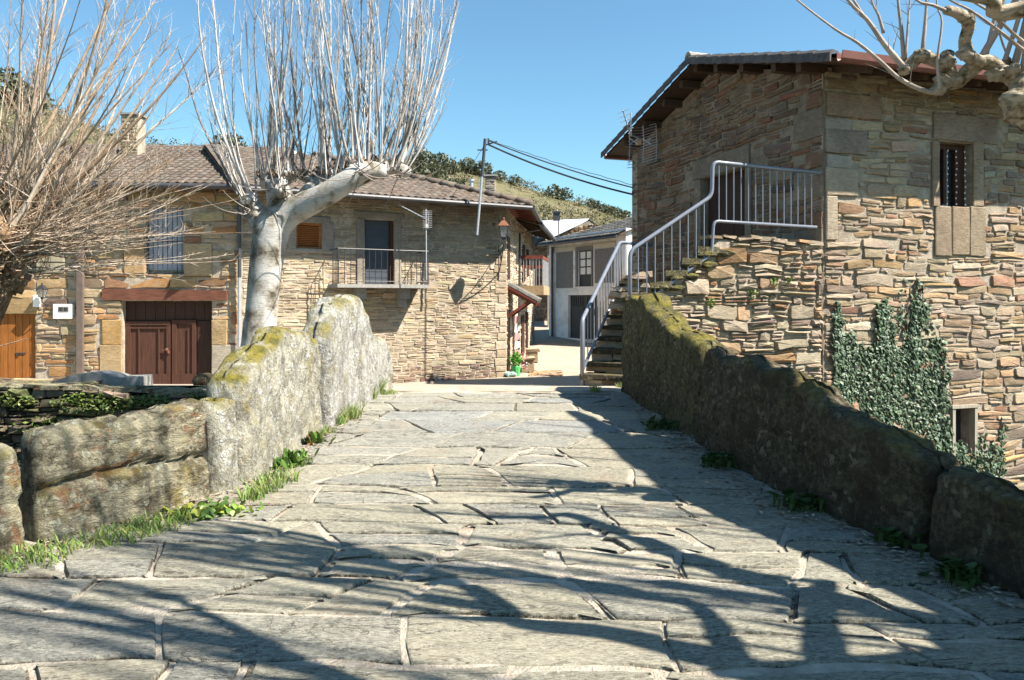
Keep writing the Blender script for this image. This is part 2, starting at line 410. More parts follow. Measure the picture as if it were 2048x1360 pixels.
# street: same grid cells, lying just above the terrain
sX = [x for x in GX if -16 <= x <= 8]; sY = [y for y in GY if 11 <= y <= 50]
g = MB(); nx = len(sX)
def rz2(x, y): return roadz(y)+.006*N3(x*.8, y*.8, 0)
vv = [(x, y, rz2(x, y)) for y in sY for x in sX]
ff = [(j*nx+i, j*nx+i+1, (j+1)*nx+i+1, (j+1)*nx+i) for j in range(len(sY)-1) for i in range(nx-1) if sY[j] >= bank(sX[i])+.05 and sY[j] >= bank(sX[i+1])+.05]
g.add(vv, ff); tag(g.build('street', M_CONC, None, smooth=True, origin=V(0,0,0)), kind='structure')

# bridge deck (mortar bed and solid sides) with flagstones laid on it
g = MB(); ys = axis([(-8, 11.6, .13)]); rows = []
for y in ys:
    xl, xr = lerp(XL, y)-.55, lerp(XR, y)+.55
    rows.append([(xl+(xr-xl)*i/48, y) for i in range(49)])
vs = []
for r in rows:
    vs.append((r[0][0], r[0][1], -4.6))
    vs += [(x, y, roadz(y)-.004+max(-.012, min(.009, .03*fr(x*1.7, y*1.7, 0, 4)))) for x, y in r]
    vs.append((r[-1][0], r[-1][1], -4.6))
W_ = 51
g.add(vs, [(j*W_+i, j*W_+i+1, (j+1)*W_+i+1, (j+1)*W_+i) for j in range(len(ys)-1) for i in range(W_-1)]+[tuple(range((len(ys)-1)*W_, len(ys)*W_))])
deck = g.build('bridge_paving', M_PAVJ, None, origin=V(0,0,0)); tag(deck, kind='structure')

FLC = [(.205,.198,.16), (.225,.212,.165), (.175,.178,.165), (.23,.215,.16), (.205,.193,.148), (.185,.183,.158), (.245,.225,.17)]
def flag_poly(quad, rng, gap):
    """irregular outline of a slab from 4 corner points"""
    cx = sum(p[0] for p in quad)/4; cy = sum(p[1] for p in quad)/4
    pts = []
    for i in range(4):
        a, b = quad[i], quad[(i+1) % 4]
        L = math.hypot(b[0]-a[0], b[1]-a[1]); n = max(2, int(L/.16))
        cut = rng.uniform(.02, .10) if L > .3 else .1
        for k in range(n+1):
            f = cut/2+(1-cut)*k/n
            x = a[0]+(b[0]-a[0])*f; y = a[1]+(b[1]-a[1])*f
            nx_, ny_ = (b[1]-a[1])/L, -(b[0]-a[0])/L
            j = -abs(rng.gauss(0, 1))*.008; wx, wy = .07*N3(x*1.6, y*1.6, 3)+.02*N3(x*6, y*6, 5), .07*N3(x*1.6, y*1.6, 13)+.02*N3(x*6, y*6, 15)
            pts.append((x+wx+nx_*(j-gap), y+wy+ny_*(j-gap)))
    return pts
def flagstone(poly, rng, col, lift):
    n = len(poly); cx = sum(p[0] for p in poly)/n; cy = sum(p[1] for p in poly)/n
    tilt = (rng.uniform(-.006,.006), rng.uniform(-.006,.006)); ext = max(.2, (max(p[0] for p in poly)-min(p[0] for p in poly)+max(p[1] for p in poly)-min(p[1] for p in poly))/4)
    def zt(x, y): return roadz(y)+lift+(x-cx)*tilt[0]+(y-cy)*tilt[1]
    vs = []; fs = []
    sk_ = rng.choice([0, 0, .5, 1])
    rings = [(1+.022*sk_/ext+.001, -.05), (1+.016*sk_/ext+.001, -.002-lift), (1+.003/ext, -.006-lift), (1.0, -.004), (.985, .003), (.6, .005)]
    for s_, dz in rings:
        for x, y in poly:
            X_ = cx+(x-cx)*s_; Y_ = cy+(y-cy)*s_
            vs.append((X_, Y_, zt(X_, Y_)+dz+(0 if dz < 0 else .01*fr(X_*3, Y_*5, 3, 2))))
    vs.append((cx, cy, zt(cx, cy)+.006+.01*fr(cx*3, cy*5, 3, 2)))
    for r in range(5):
        fs += [(r*n+i, r*n+(i+1)%n, (r+1)*n+(i+1)%n, (r+1)*n+i) for i in range(n)]
    fs += [(5*n+i, 5*n+(i+1)%n, 6*n) for i in range(n)]
    o = V(cx, cy, roadz(cy)-.03)
    m = MB().add(vs, fs, col); m.c[:3*n] = [(.05,.035,.02)]*(3*n)
    # faces must point up
    m.f = [tuple(reversed(f)) for f in m.f] if sum((poly[i][0]*poly[(i+1)%n][1]-poly[(i+1)%n][0]*poly[i][1]) for i in range(n)) < 0 else m.f
    m.build('flagstone', M_FLAG, deck, origin=o)
rng = random.Random(11)
rowpx = [787, 796, 808, 824, 842, 866, 898, 934, 972, 1012, 1050, 1100, 1163, 1238, 1335]
rowY = [ghit(1024, p_).y for p_ in rowpx]
while rowY[-1] > -1: rowY.append(rowY[-1]-rng.uniform(.38, .6))
def rl(j, x):      # wavy row line, running slightly away on the left
    return rowY[j] - .03*x*(1 if rowY[j] < 7 else .3) + .10*N3(x*.55+j*3.7, j*1.3, 0)*(1 if j > 3 else .4)
for j in range(len(rowY)-1):
    y_ = (rowY[j]+rowY[j+1])/2
    x = lerp(XL, y_)-.1-rng.uniform(0, .4); end = lerp(XR, y_)+.12
    h = rowY[j]-rowY[j+1]
    sk = rng.uniform(-.12, .12)
    while x < end:
        w = rng.choice([.38, .55, .7, .85, 1.05, 1.25])*rng.uniform(.85, 1.15)
        if y_ > 8: w *= 1.1
        x2 = min(x+w, end) if end-x-w > .3 else end
        sk2 = rng.uniform(-.22, .22)*min(1, h/.4)
        quad = [(x-sk, rl(j+1, x-sk)), (x2-sk2, rl(j+1, x2-sk2)), (x2+sk2, rl(j, x2+sk2)), (x+sk, rl(j, x+sk))]
        gap = rng.choice([.010, .014, .020, .028, .045])
        if rng.random() < .4 and h > .3 and w > .5:     # a slab split in two along its length
            f = rng.uniform(.35, .65)
            L_ = (quad[0][0]+(quad[3][0]-quad[0][0])*f, quad[0][1]+(quad[3][1]-quad[0][1])*f)
            f2 = f+rng.uniform(-.12, .12)
            R_ = (quad[1][0]+(quad[2][0]-quad[1][0])*f2, quad[1][1]+(quad[2][1]-quad[1][1])*f2)
            qs = [[quad[0], quad[1], R_, L_], [L_, R_, quad[2], quad[3]]]
        else: qs = [quad]
        for q in qs:
            c = rng.choice(FLC); k = rng.uniform(.85, 1.12)
            if y_ > 6.5 and x < .3: c = rng.choice([FLC[2], FLC[5], FLC[0], (.155,.17,.185)])
            flagstone(flag_poly(q, rng, gap), rng, tuple(a*k for a in c), rng.uniform(.004, .013))
        x = x2; sk = sk2

# ------------------------------------------------------------------ parapets of big slabs
def slab(parent, foot, tops, thick, out, mat, seed, amp=.05, zlow=-.25, crack=None, vert=True):
    """foot: list of (X,Y) along the road side; tops: z of the top at the same stations; out: +1/-1 side the slab thickens towards"""
    P = [V(x, y, 0) for x, y in foot]
    seg = [0]
    for a, b in zip(P, P[1:]): seg.append(seg[-1]+(b-a).length)
    L = seg[-1]; n = max(16, int(L/.024)); m = 60
    tabx = list(zip(seg, [p.x for p in P])); taby = list(zip(seg, [p.y for p in P])); tabz = list(zip(seg, tops))
    vs = []
    dirv = (P[-1]-P[0]).normalized(); nrm = V(-dirv.y, dirv.x, 0)
    if nrm.x*out < 0: nrm = -nrm
    for i in range(n+1):
        s = L*i/n; x, y, zt = lerp(tabx, s), lerp(taby, s), lerp(tabz, s)
        zt += .055*fr(x*2.3+seed, y*2.3, 0, 5)+.03*round(2*N3(x*1.7+seed, y*1.7, 4))
        e = max(0, min(s, L-s)); er = min(1, e/.075); er = math.sqrt(1-(1-er)**2)
        zb = roadz(y)+zlow; h = zt-zb
        for k in range(m+1):
            u = k/m
            # cross section: road face, rounded head, outer face
            if u < .46: off, zz = 0, u/.46
            elif u < .62:
                a = (u-.46)/.16; off = thick*(a*.94+.03); zz = 1+(.045/h)*(max(0,math.sin(a*math.pi))**.5)*(1.0+1.2*N3(x*3, y*3, seed))
            else: off, zz = thick, 1-(u-.62)/.38
            zz = zz*h
            off2 = thick/2+(off-thick/2)*(.55+.45*er)
            hh = zz*(.9+.1*er) if zz > h*.5 else zz
            q = V(x, y, zb+hh)+nrm*off2
            side = -1 if u < .46 else (1 if u > .62 else (off/thick*2-1))
            rg_ = abs(fr(q.x*2.6+seed, q.y*2.6, q.z*(2.6 if vert else 6), 4))
            d = amp*fr(q.x*1.1+seed, q.y*1.1, q.z*1.1, 3)-amp*.9*max(0, .22-rg_)*2+amp*.4*fr(q.x*8, q.y*8, q.z*(4 if vert else 16)+seed, 3)
            lean = -.10*(zz/h)*(0 if side > 0 else -1)
            q += nrm*(d*side+lean*(1 if side <= 0 else 0)*.5) + V(0,0,1)*(d*.5 if abs(side) < 1 else 0)
            if crack:
                for zc, dp in crack:
                    w = math.exp(-((q.z-zc-.04*N3(x*2, y*2, 9))/.03)**2)
                    if side < 0: q += nrm*dp*w
            vs.append(q)
    W2 = m+1
    fs = [(i*W2+k, (i+1)*W2+k, (i+1)*W2+k+1, i*W2+k+1) for i in range(n) for k in range(m)]
    c0 = tuple(range(W2)); c1 = tuple(range(n*W2+m, n*W2-1, -1))
    if out > 0: fs = [tuple(reversed(f)) for f in fs]; c0 = tuple(reversed(c0)); c1 = tuple(reversed(c1))
    b_ = MB().add(vs, fs+[c0, c1])
    o = b_.build('stone_slab', mat, parent, smooth=True)
    o.data.polygons[len(fs)].use_smooth = False; o.data.polygons[len(fs)+1].use_smooth = False
    return o
pl = thing('bridge_parapet', V(-2.4, 7.5, -1.5), 'lit parapet of pale upright stone slabs left of the bridge, yellow moss on top', 'parapet')
slab(pl, [(-4.6, -2), (-4.0, 1.5), (-3.6, 3.2)], [-1.1, -1.0, -.95], .4, -1, M_PARA_L2, 1.3, .05)
slab(pl, [(-3.62, 3.22), (-3.3, 4.0), (-3.02, 4.72)], [-.93, -.92, -.95], .42, -1, M_PARA_L2, 2.1, .04, crack=[(-1.25, .03)], vert=False)
slab(pl, [(-2.99, 4.78), (-2.7, 5.2), (-2.42, 5.6), (-2.3, 5.82)], [-.93, -.87, -.83, -.82], .40, -1, M_PARA_L2, 5.7, .04, crack=[(-1.20, .075), (-1.03, .02)], vert=False)
slab(pl, [(-2.27, 5.84), (-2.17, 6.1)], [-.83, -.84], .42, -1, M_PARA_L, 7.7, .03)
slab(pl, [(-2.16, 6.15), (-2.13, 6.6), (-2.11, 7.1), (-2.08, 7.7), (-2.06, 8.25)], [-.72, -.50, -.34, -.33, -.48], .38, -1, M_PARA_L, 9.2, .05)
slab(pl, [(-1.97, 8.34), (-1.96, 8.7), (-1.94, 9.2), (-1.91, 9.8), (-1.88, 10.22)], [-.36, -.10, .0, -.04, -.36], .42, -1, M_PARA_L3, 12.4, .045)
slab(pl, [(-1.88, 10.3), (-1.85, 10.7), (-1.81, 11.1), (-1.78, 11.45)], [-.42, -.50, -.62, -.9], .32, -1, M_PARA_L3, 15.4, .05)
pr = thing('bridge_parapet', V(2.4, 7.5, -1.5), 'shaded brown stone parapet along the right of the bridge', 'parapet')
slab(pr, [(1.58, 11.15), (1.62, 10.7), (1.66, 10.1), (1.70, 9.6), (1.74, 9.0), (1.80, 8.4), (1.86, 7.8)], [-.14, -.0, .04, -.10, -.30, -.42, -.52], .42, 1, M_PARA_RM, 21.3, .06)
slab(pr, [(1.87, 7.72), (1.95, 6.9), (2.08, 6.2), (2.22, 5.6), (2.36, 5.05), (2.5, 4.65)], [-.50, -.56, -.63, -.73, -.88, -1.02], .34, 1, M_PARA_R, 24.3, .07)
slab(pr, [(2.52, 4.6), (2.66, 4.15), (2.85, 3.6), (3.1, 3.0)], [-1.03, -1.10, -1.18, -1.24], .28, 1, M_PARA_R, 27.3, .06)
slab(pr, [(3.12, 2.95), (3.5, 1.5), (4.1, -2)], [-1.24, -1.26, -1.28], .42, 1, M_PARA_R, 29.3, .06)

# ------------------------------------------------------------------ rubble walls
class Plane:
    def __init__(s, x0, y0, x1, y1):
        s.o = V(x0, y0, 0); d = V(x1-x0, y1-y0, 0); s.L = d.length; s.d = d.normalized(); s.n = V(s.d.y, -s.d.x, 0)  # n: outwards
        s.M = Matrix(((s.d.x, -s.n.x, 0, x0), (s.d.y, -s.n.y, 0, y0), (0, 0, 1, 0), (0, 0, 0, 1)))
    def hit(s, px, py=600, out=0):
        k = (px-1024)/F; o = s.o+s.n*out
        u = (k*o.y-o.x)/(s.d.x-k*s.d.y); Y = o.y+u*s.d.y
        return u, (HY-py)*Y/F
    def rect(s, x0, y0, x1, y1, out=0):
        """pixel rectangle -> (u0,u1,z0,z1) on the wall"""
        xm = (x0+x1)/2
        return (s.hit(x0, 0, out)[0], s.hit(x1, 0, out)[0], s.hit(xm, y1, out)[1], s.hit(xm, y0, out)[1])
    def pt(s, u, z, out=0): 
        q = s.o+s.d*u+s.n*out; return V(q.x, q.y, z)

def pick(rng, pal):
    t = rng.random()*sum(w for w, _ in pal)
    for w, c in pal:
        t -= w
        if t <= 0: break
    k = rng.uniform(.8, 1.2); return tuple(q*k*rng.uniform(.95, 1.05) for q in c)
def stone_geo(poly, prot, rng, col):
    """poly (u,z) -> closed front of one stone, local y outward negative"""
    n = len(poly); cx = sum(p[0] for p in poly)/n; cz = sum(p[1] for p in poly)/n
    vs = [(x, .012, z) for x, z in poly]
    tx, tz = rng.uniform(-.1, .1), rng.uniform(-.2, .12)
    w = max(p[0] for p in poly)-min(p[0] for p in poly); h = max(p[1] for p in poly)-min(p[1] for p in poly)
    iu = min(.02, w*.13)/max(w, .01)*2; iz = min(.014, h*.2)/max(h, .01)*2
    for x, z in poly:
        X_ = cx+(x-cx)*(1-iu); Z_ = cz+(z-cz)*(1-iz)
        vs.append((X_, -prot*rng.uniform(.65, 1.1)-(X_-cx)*tx-(Z_-cz)*tz, Z_))
    fs = [(i, (i+1) % n, n+(i+1) % n, n+i) for i in range(n)]
    k = min(n, 8)
    vs.append((cx+rng.uniform(-.15,.15)*w, -prot*rng.uniform(1.0, 1.35), cz+rng.uniform(-.15,.15)*h))
    fs += [(n+i, n+(i+1) % n, 2*n) for i in range(n)]
    return vs, fs, col, (cx, 0, cz), w*h
def outline(u0, u1, z0, z1, rng, gap, warp):
    w, h = u1-u0, z1-z0
    c1, c2, c3, c4 = [rng.uniform(.05, .4) for _ in range(4)]
    cw = min(h*.5, w*.3); jz = min(.016, h*.14)
    pts = [(u0+cw*c1, z0), ((u0+u1)/2+rng.uniform(-.2,.2)*w, z0+rng.uniform(-1,1)*jz), (u1-cw*c2, z0), (u1, z0+h*c2*.6), (u1, z1-h*c3*.6),
           (u1-cw*c3, z1), ((u0+u1)/2+rng.uniform(-.2,.2)*w, z1+rng.uniform(-1,1)*jz), (u0+cw*c4, z1), (u0, z1-h*c4*.6), (u0, z0+h*c1*.6)]
    out = []
    cx, cz = (u0+u1)/2, (z0+z1)/2
    for x, z in pts:
        x += gap*(-1 if x > cx else 1)+rng.uniform(-1,1)*min(.012, w*.05)
        z += gap*.75*(-1 if z > cz else 1)+rng.uniform(-1,1)*min(.006, h*.06)
        out.append((x, z+warp(x, z)))
    return out
def rubble(parent, M, u0, u1, z0, z1, rng, st, holes=(), top=None, nparts=150, vis=None, name='stone', mat=None):
    """lay rubble stones over the rectangle; largest visible ones become parts, the rest one 'stuff' part"""
    wa = st.get('warp', .02); seed = rng.uniform(0, 50)
    def warp(x, z): return wa*N3(x*1.1+seed, z*.8, 0)+wa*.5*N3(x*3+seed, z*2, 5)
    cells = []
    z = z0
    while z < z1-.02:
        h = min(rng.uniform(*st['h']), z1-z)
        if z1-z-h < .05: h = z1-z
        u = u0
        while u < u1-.02:
            w = rng.uniform(*st['w'])*(.6+.8*h/st['h'][1])
            if u1-u-w < .1: w = u1-u
            r = rng.random(); k = 1
            if h > st.get('splith', .12):
                k = 2 if r < st.get('p2', .45) else (3 if r < st.get('p2', .45)+st.get('p3', .2) else 1)
            zz = z; cuts = sorted(rng.uniform(.25, .75) if k == 2 else rng.uniform(.2+.3*i, .4+.3*i) for i in range(k-1))
            cuts = [0]+cuts+[1]
            for a, b in zip(cuts, cuts[1:]):
                ca, cb = z+h*a, z+h*b
                if (cb-ca) < h*.6 and w > .35 and rng.random() < .6:
                    f = u+w*rng.uniform(.35, .65); cells.append([u, f, ca, cb]); cells.append([f, u+w, ca, cb])
                else: cells.append([u, u+w, ca, cb])
            u += w
        z += h
    stones = []
    for c in cells:
        ok = True
        for (a, b, e, f) in holes:
            if c[0] < b and c[1] > a and c[2] < f and c[3] > e:
                opts = [(c[1]-a, 1, a), (b-c[0], 0, b), (c[3]-e, 3, e), (f-c[2], 2, f)]
                opts.sort(); d, i, v = opts[0]; c[i] = v
        if top:
            tt = min(top(c[0]), top(c[1]))
            c[3] = min(c[3], tt)
        if c[1]-c[0] < .05 or c[3]-c[2] < .025: continue
        g_ = rng.uniform(*st['gap'])
        if c[3]-c[2] < .07: g_ = min(g_, .008)
        pol = outline(*c, rng, g_, warp)
        big = min(1, (c[1]-c[0])*(c[3]-c[2])/.06)
        stones.append(stone_geo(pol, rng.uniform(*st['prot'])*(.7+.4*big), rng, pick(rng, st['pal'])))
    key = lambda s: -(s[4] if (vis is None or vis(s[3])) else s[4]*.001)
    stones.sort(key=key)
    for vs, fs, col, c, a in stones[:nparts]:
        m = MB().add([(x-c[0], y, z-c[2]) for x, y, z in vs], fs, col)
        m.build(name, mat or M_STONE, parent, local=M @ Matrix.Translation(V(c[0], 0, c[2])))
    if len(stones) > nparts:
        m = MB()
        for vs, fs, col, c, a in stones[nparts:]: m.add(vs, fs, col)
        o = m.build('rubble_stones', mat or M_STONE, parent, local=M); o['kind'] = 'stuff'
def wall_mesh(root, M, u0, u1, z0, z1, holes, mat, depth=.28, gable=None, name='wall'):
    us = sorted(set([u0, u1]+[h[i] for h in holes for i in (0, 1) if u0 < h[i] < u1]))
    zs = sorted(set([z0, z1]+[h[i] for h in holes for i in (2, 3) if z0 < h[i] < z1]))
    b = MB()
    for a, c in zip(us, us[1:]):
        for e, f in zip(zs, zs[1:]):
            mu, mz = (a+c)/2, (e+f)/2
            if any(h[0] < mu < h[1] and h[2] < mz < h[3] for h in holes): continue
            b.add([(a,0,e), (c,0,e), (c,0,f), (a,0,f)], [(0,1,2,3)])
            b.add([(a,depth,e), (c,depth,e), (c,depth,f), (a,depth,f)], [(3,2,1,0)])
    for h in holes:
        a, c, e, f = h
        b.add([(a,0,e),(a,0,f),(a,depth,f),(a,depth,e)], [(0,1,2,3)]); b.add([(c,0,e),(c,0,f),(c,depth,f),(c,depth,e)], [(3,2,1,0)])
        b.add([(a,0,e),(c,0,e),(c,depth,e),(a,depth,e)], [(3,2,1,0)]); b.add([(a,0,f),(c,0,f),(c,depth,f),(a,depth,f)], [(0,1,2,3)])
    b.add([(u0,0,z0),(u0,0,z1),(u0,depth,z1),(u0,depth,z0)], [(3,2,1,0)]); b.add([(u1,0,z0),(u1,0,z1),(u1,depth,z1),(u1,depth,z0)], [(0,1,2,3)])
    if gable: b.prism([(u0, z1), (u1, z1)]+gable, 0, depth)
    return b.build(name, mat, root, local=M)
def dressed(parent, M, name, r, prot, col, rng, mat=None, y0=.01, bev=.015, label=None):
    """a dressed or big single stone: rect r=(u0,u1,z0,z1), chamfered and slightly irregular"""
    u0, u1, z0, z1 = r; cx, cz = (u0+u1)/2, (z0+z1)/2; pts = []
    for a, b in ((0,0),(.33,0),(.66,0),(1,0),(1,.5),(1,1),(.66,1),(.33,1),(0,1),(0,.5)):
        pts.append((u0+(u1-u0)*a+rng.uniform(-1,1)*.008, z0+(z1-z0)*b+rng.uniform(-1,1)*.008))
    n = 10; vs = [(x-cx, y0, z-cz) for x, z in pts]
    for x, z in pts: vs.append((x-cx, -prot+bev*.7, z-cz))
    sx = 1-2*bev/(u1-u0); sz = 1-2*bev/(z1-z0)
    for x, z in pts: vs.append(((x-cx)*sx, -prot+rng.uniform(-.004,.004), (z-cz)*sz))
    vs.append((0, -prot-.006, 0))
    fs = []
    for r_ in (0, n): fs += [(r_+i, r_+(i+1)%n, r_+n+(i+1)%n, r_+n+i) for i in range(n)]
    fs += [(2*n+i, 2*n+(i+1)%n, 3*n) for i in range(n)]
    o = MB().add(vs, fs, col).build(name, mat or M_STONE, parent, local=M @ Matrix.Translation(V(cx, 0, cz)))
    if label: o['label'] = label
    return o
# ------------------------------------------------------------------ roofs
def tile_meshes(w, l, cols, n=7, hgt=.032):
    out = []
    for q, c in enumerate(cols):
        r = random.Random(q); m = MB(); vs = []
        for j, (y, zz) in enumerate(((-.0, .028), (l, .004))):
            for i in range(n):
                x = w*1.04*i/(n-1); vs.append((x-w/2, y+(0 if j else r.uniform(-.006,.006)), zz+hgt*(1+math.cos(2*math.pi*i/(n-1)))/2*1.0+r.uniform(-.001,.001)))
        for i in range(n): v = vs[i]; vs.append((v[0], v[1], v[2]-.018))
        fs = [(i, i+1, n+i+1, n+i) for i in range(n-1)]+[(2*n+i, 2*n+i+1, i+1, i) for i in range(n-1)]
        m.add(vs, fs, c); out.append(m)
    return out
def roof(root, O, a, b, slope, length, run, name='roof', w=.225, l=.36, inside=None, nparts=150, cols=None, poly=None, soffit=None, tiles=True):
    a = V(*a[:2], 0).normalized(); b = V(*b[:2], 0).normalized(); an = math.atan(slope)
    y = b*math.cos(an)+V(0,0,1)*math.sin(an); z = a.cross(y)
    M = Matrix(((a.x,y.x,z.x,O[0]),(a.y,y.y,z.y,O[1]),(a.z,y.z,z.z,O[2]),(0,0,0,1)))
    vl = run/math.cos(an)
    poly = poly or [(0,0),(length,0),(length,vl),(0,vl)]
    n = len(poly); vs = [(u,v,0) for u,v in poly]+[(u,v,-.05) for u,v in poly]
    d = MB().add(vs, [tuple(range(n)), tuple(range(2*n-1,n-1,-1))]+[((i+1)%n, i, i+n, (i+1)%n+n) for i in range(n)])
    deck_ = d.build(name, soffit or M_SOFFIT, root, local=M)
    if not tiles: return deck_, M
    ms = tile_meshes(w, l*1.16, cols); meshes = [m.mesh('roof_tile', M_TILE, True) for m in ms]
    r = random.Random(int(abs(O[0])*100)); rest = MB(); k = 0
    nr = int(vl/l)+1; nc = int(length/w)
    for j in range(nr):
        for i in range(nc):
            u = (i+.5)*w; v = j*l-.06
            if inside and not inside(u, v+.1): continue
            if v+l > vl+.12: continue
            T = Matrix.Translation(V(u+r.uniform(-.006,.006), v+r.uniform(-.012,.012), .012)) @ Matrix.Rotation(r.uniform(-.02,.02), 4, 'Z')
            q = r.randrange(len(ms))
            if k < nparts:
                o = bpy.data.objects.new('roof_tile', meshes[q]); put(o, deck_, M @ T); k += 1
            else: rest.add([T @ Vector(p) for p in ms[q].v], ms[q].f, ms[q].c[0])
    if rest.v:
        o = rest.build('roof_tiles_beyond', M_TILE, deck_, smooth=True, local=M); o['kind'] = 'stuff'
    return deck_, M
TC = [(.11,.083,.067), (.13,.097,.077), (.085,.068,.057), (.115,.095,.08), (.10,.073,.058), (.14,.112,.09)]
TG = [(.11,.105,.095), (.14,.13,.115), (.09,.085,.08), (.17,.16,.14)]

# ------------------------------------------------------------------ windows, doors, posts
def plank_door(root, PM, r, y, n, mat, name='door', frame=None, gap=.012, th=.04, label=None):
    """door of n vertical planks; r=(u0,u1,z0,z1)"""
    u0, u1, z0, z1 = r
    bk = MB().box(((u0+u1)/2, y+th/2+.012, (z0+z1)/2), (u1-u0, .02, z1-z0))
    d = bk.build(name, frame or M_IRON, root, local=PM)
    if label: d['label'] = label
    w = (u1-u0)/n
    for i in range(n):
        MB().box((0,0,0), (w-gap, th, z1-z0-.01), jit=.002).build('plank', mat, d, local=PM @ Matrix.Translation(V(u0+(i+.5)*w, y-.012+RND.uniform(-.004,.004), (z0+z1)/2)))
    return d
def bars(b, pts, **k):
    for p, q, w in pts: b.tube([p, q], w, 6, **k)

# ================================================================== LEFT HOUSE
rng = random.Random(3)
PL = Plane(-16, 19.4, -7.27, 20.05)
hl = thing('stone_house', PL.pt(4, -2.3), 'stone house on the left with dark brown double door under a rough red-brown wooden beam', 'house')
bigdoor = PL.rect(245, 602, 424, 772); win = PL.rect(291, 415, 368, 549); odoor = PL.rect(-60, 628, 71, 757); win0 = PL.rect(8, 478, 72, 547)
holesL = [bigdoor, win, odoor, win0]
wl = wall_mesh(hl, PL.M, -3, PL.L, -2.7, 3.1, holesL, M_MORT_C)
beam = PL.rect(207, 577, 455, 601); jambs = [PL.rect(249, 487, 290, 547), PL.rect(369, 487, 424, 552), PL.rect(74, 487, 130, 546), PL.rect(0, 594, 76, 628),
      PL.rect(424, 690, 470, 772), PL.rect(200, 690, 244, 772), PL.rect(424, 640, 455, 690), PL.rect(205, 640, 244, 690)]
PAL_L = [(3,(.36,.29,.19)), (3,(.37,.26,.14)), (1.6,(.32,.18,.08)), (1,(.2,.115,.065)), (1.2,(.29,.25,.18)), (.7,(.16,.12,.09))]
ST_L = dict(h=(.14,.3), w=(.28,.8), gap=(.005,.013), prot=(.012,.04), pal=PAL_L, warp=.045, p2=.35, p3=.15)
rubble(wl, PL.M, 1.6, PL.L-.05, -2.5, 3.0, rng, ST_L, holesL+[beam]+jambs, nparts=240, vis=lambda c: c[2] < 2.3)
dcols = [(.40,.28,.15), (.36,.29,.18), (.36,.34,.25), (.33,.24,.12), (.34,.32,.26), (.33,.25,.14), (.34,.26,.14), (.36,.24,.1)]
for r, c in zip(jambs, dcols): dressed(wl, PL.M, 'dressed_stone', r, .045, c, rng)
# rough beam
r = beam; m = MB(); k = 14; vs = []
for i in range(k+1):
    u = r[0]+(r[1]-r[0])*i/k
    zt = r[3]-.05*i/k+.02*N3(u*3, 0, 0); zb = r[2]+.02*N3(u*2.3, 4, 0)+.01
    for y, z in ((-.09, zb), (-.10, zt), (.1, zt), (.1, zb)): vs.append((u, y+.012*N3(u*4, z, 0), z))
m.add(vs, [(i*4+j, (i+1)*4+j, (i+1)*4+(j+1)%4, i*4+(j+1)%4) for i in range(k) for j in range(4)]+[(0,1,2,3), tuple(4*k+q for q in (3,2,1,0))])
m.f = [tuple(reversed(f)) for f in m.f]
m.build('beam', M_BEAM, hl, local=PL.M)['label'] = 'rough hewn red-brown beam over the double door'
# big double door
u0, u1, z0, z1 = bigdoor; um = PL.hit(338)[0]; zt = PL.hit(338, 643)[1]
dd = MB().box(((u0+u1)/2, .24, (z0+z1)/2), (u1-u0, .03, z1-z0)).build('double_door', M_DOORB2, hl, local=PL.M)
for i in range(9):
    w = (u1-u0)/9
    MB().box((u0+(i+.5)*w, .215, (zt+z1)/2+.02), (w-.01, .03, z1-zt-.04), jit=.002).build('plank', M_DOORB2, dd, local=PL.M)
ur = PL.hit(388)[0]
for a, c, nm in ((u0+.02, um-.02, 'left'), (um+.02, ur, 'right')):
    lf = MB()
    zz0, zz1 = z0+.03, zt-(.0 if nm == 'left' else -.03)
    lf.box(((a+c)/2, .2, (zz0+zz1)/2), (c-a, .03, zz1-zz0))
    leaf = lf.build('door_leaf', M_DOORB, dd, local=PL.M)
    for q, w in ((a+.05, .1), (c-.05, .1)): pass
    fr_ = MB()
    fr_.box((a+.06, .165, (zz0+zz1)/2), (.12, .04, zz1-zz0)); fr_.box((c-.05, .165, (zz0+zz1)/2), (.1, .04, zz1-zz0))
    fr_.box(((a+c)/2, .163, zz1-.05), (c-a, .045, .1)); fr_.box(((a+c)/2, .163, zz0+.14), (c-a, .045, .28))
    if nm == 'left':
        fr_.box((a+.34, .17, (zz0+zz1)/2), (.035, .05, zz1-zz0-.4)); fr_.box((c-.30, .17, (zz0+zz1)/2), (.035, .05, zz1-zz0-.4))
        fr_.box(((a+c)/2, .168, zz1-.17), (c-a-.2, .04, .05))
    else: fr_.box((a+.42, .17, (zz0+zz1)/2), (.03, .05, zz1-zz0-.4))
    for f in ((-.5, .5),): pass
    fr_.build('door_rail', M_DOORB, dd, local=PL.M)
MB().box((ur+(u1-ur)/2+.02, .19, (z0+zt)/2), (u1-ur-.02, .03, zt-z0)).build('door_leaf', M_DOORB2, dd, local=PL.M)
kn = MB(); q = PL.hit(330, 700); kn.blob((q[0], .13, q[1]), (.05,.04,.05), 8, .2); kn.blob((q[0]+.04, .13, q[1]-.07), (.035,.03,.05), 8, .2); kn.box((q[0]-.05, .14, q[1]-.01), (.14,.02,.03))
kn.build('door_lock', M_BEAM, dd, local=PL.M)
# orange door at the left edge
od = plank_door(hl, PL.M, odoor, .1, 9, M_DOORO, 'plank_door', label='varnished orange plank door at the far left')
q = PL.hit(38, 707); MB().box((q[0], .06, q[1]), (.25,.02,.03)).box((q[0]-.06, .05, q[1]-.03), (.05,.02,.07)).build('latch', M_IRON, od, local=PL.M)
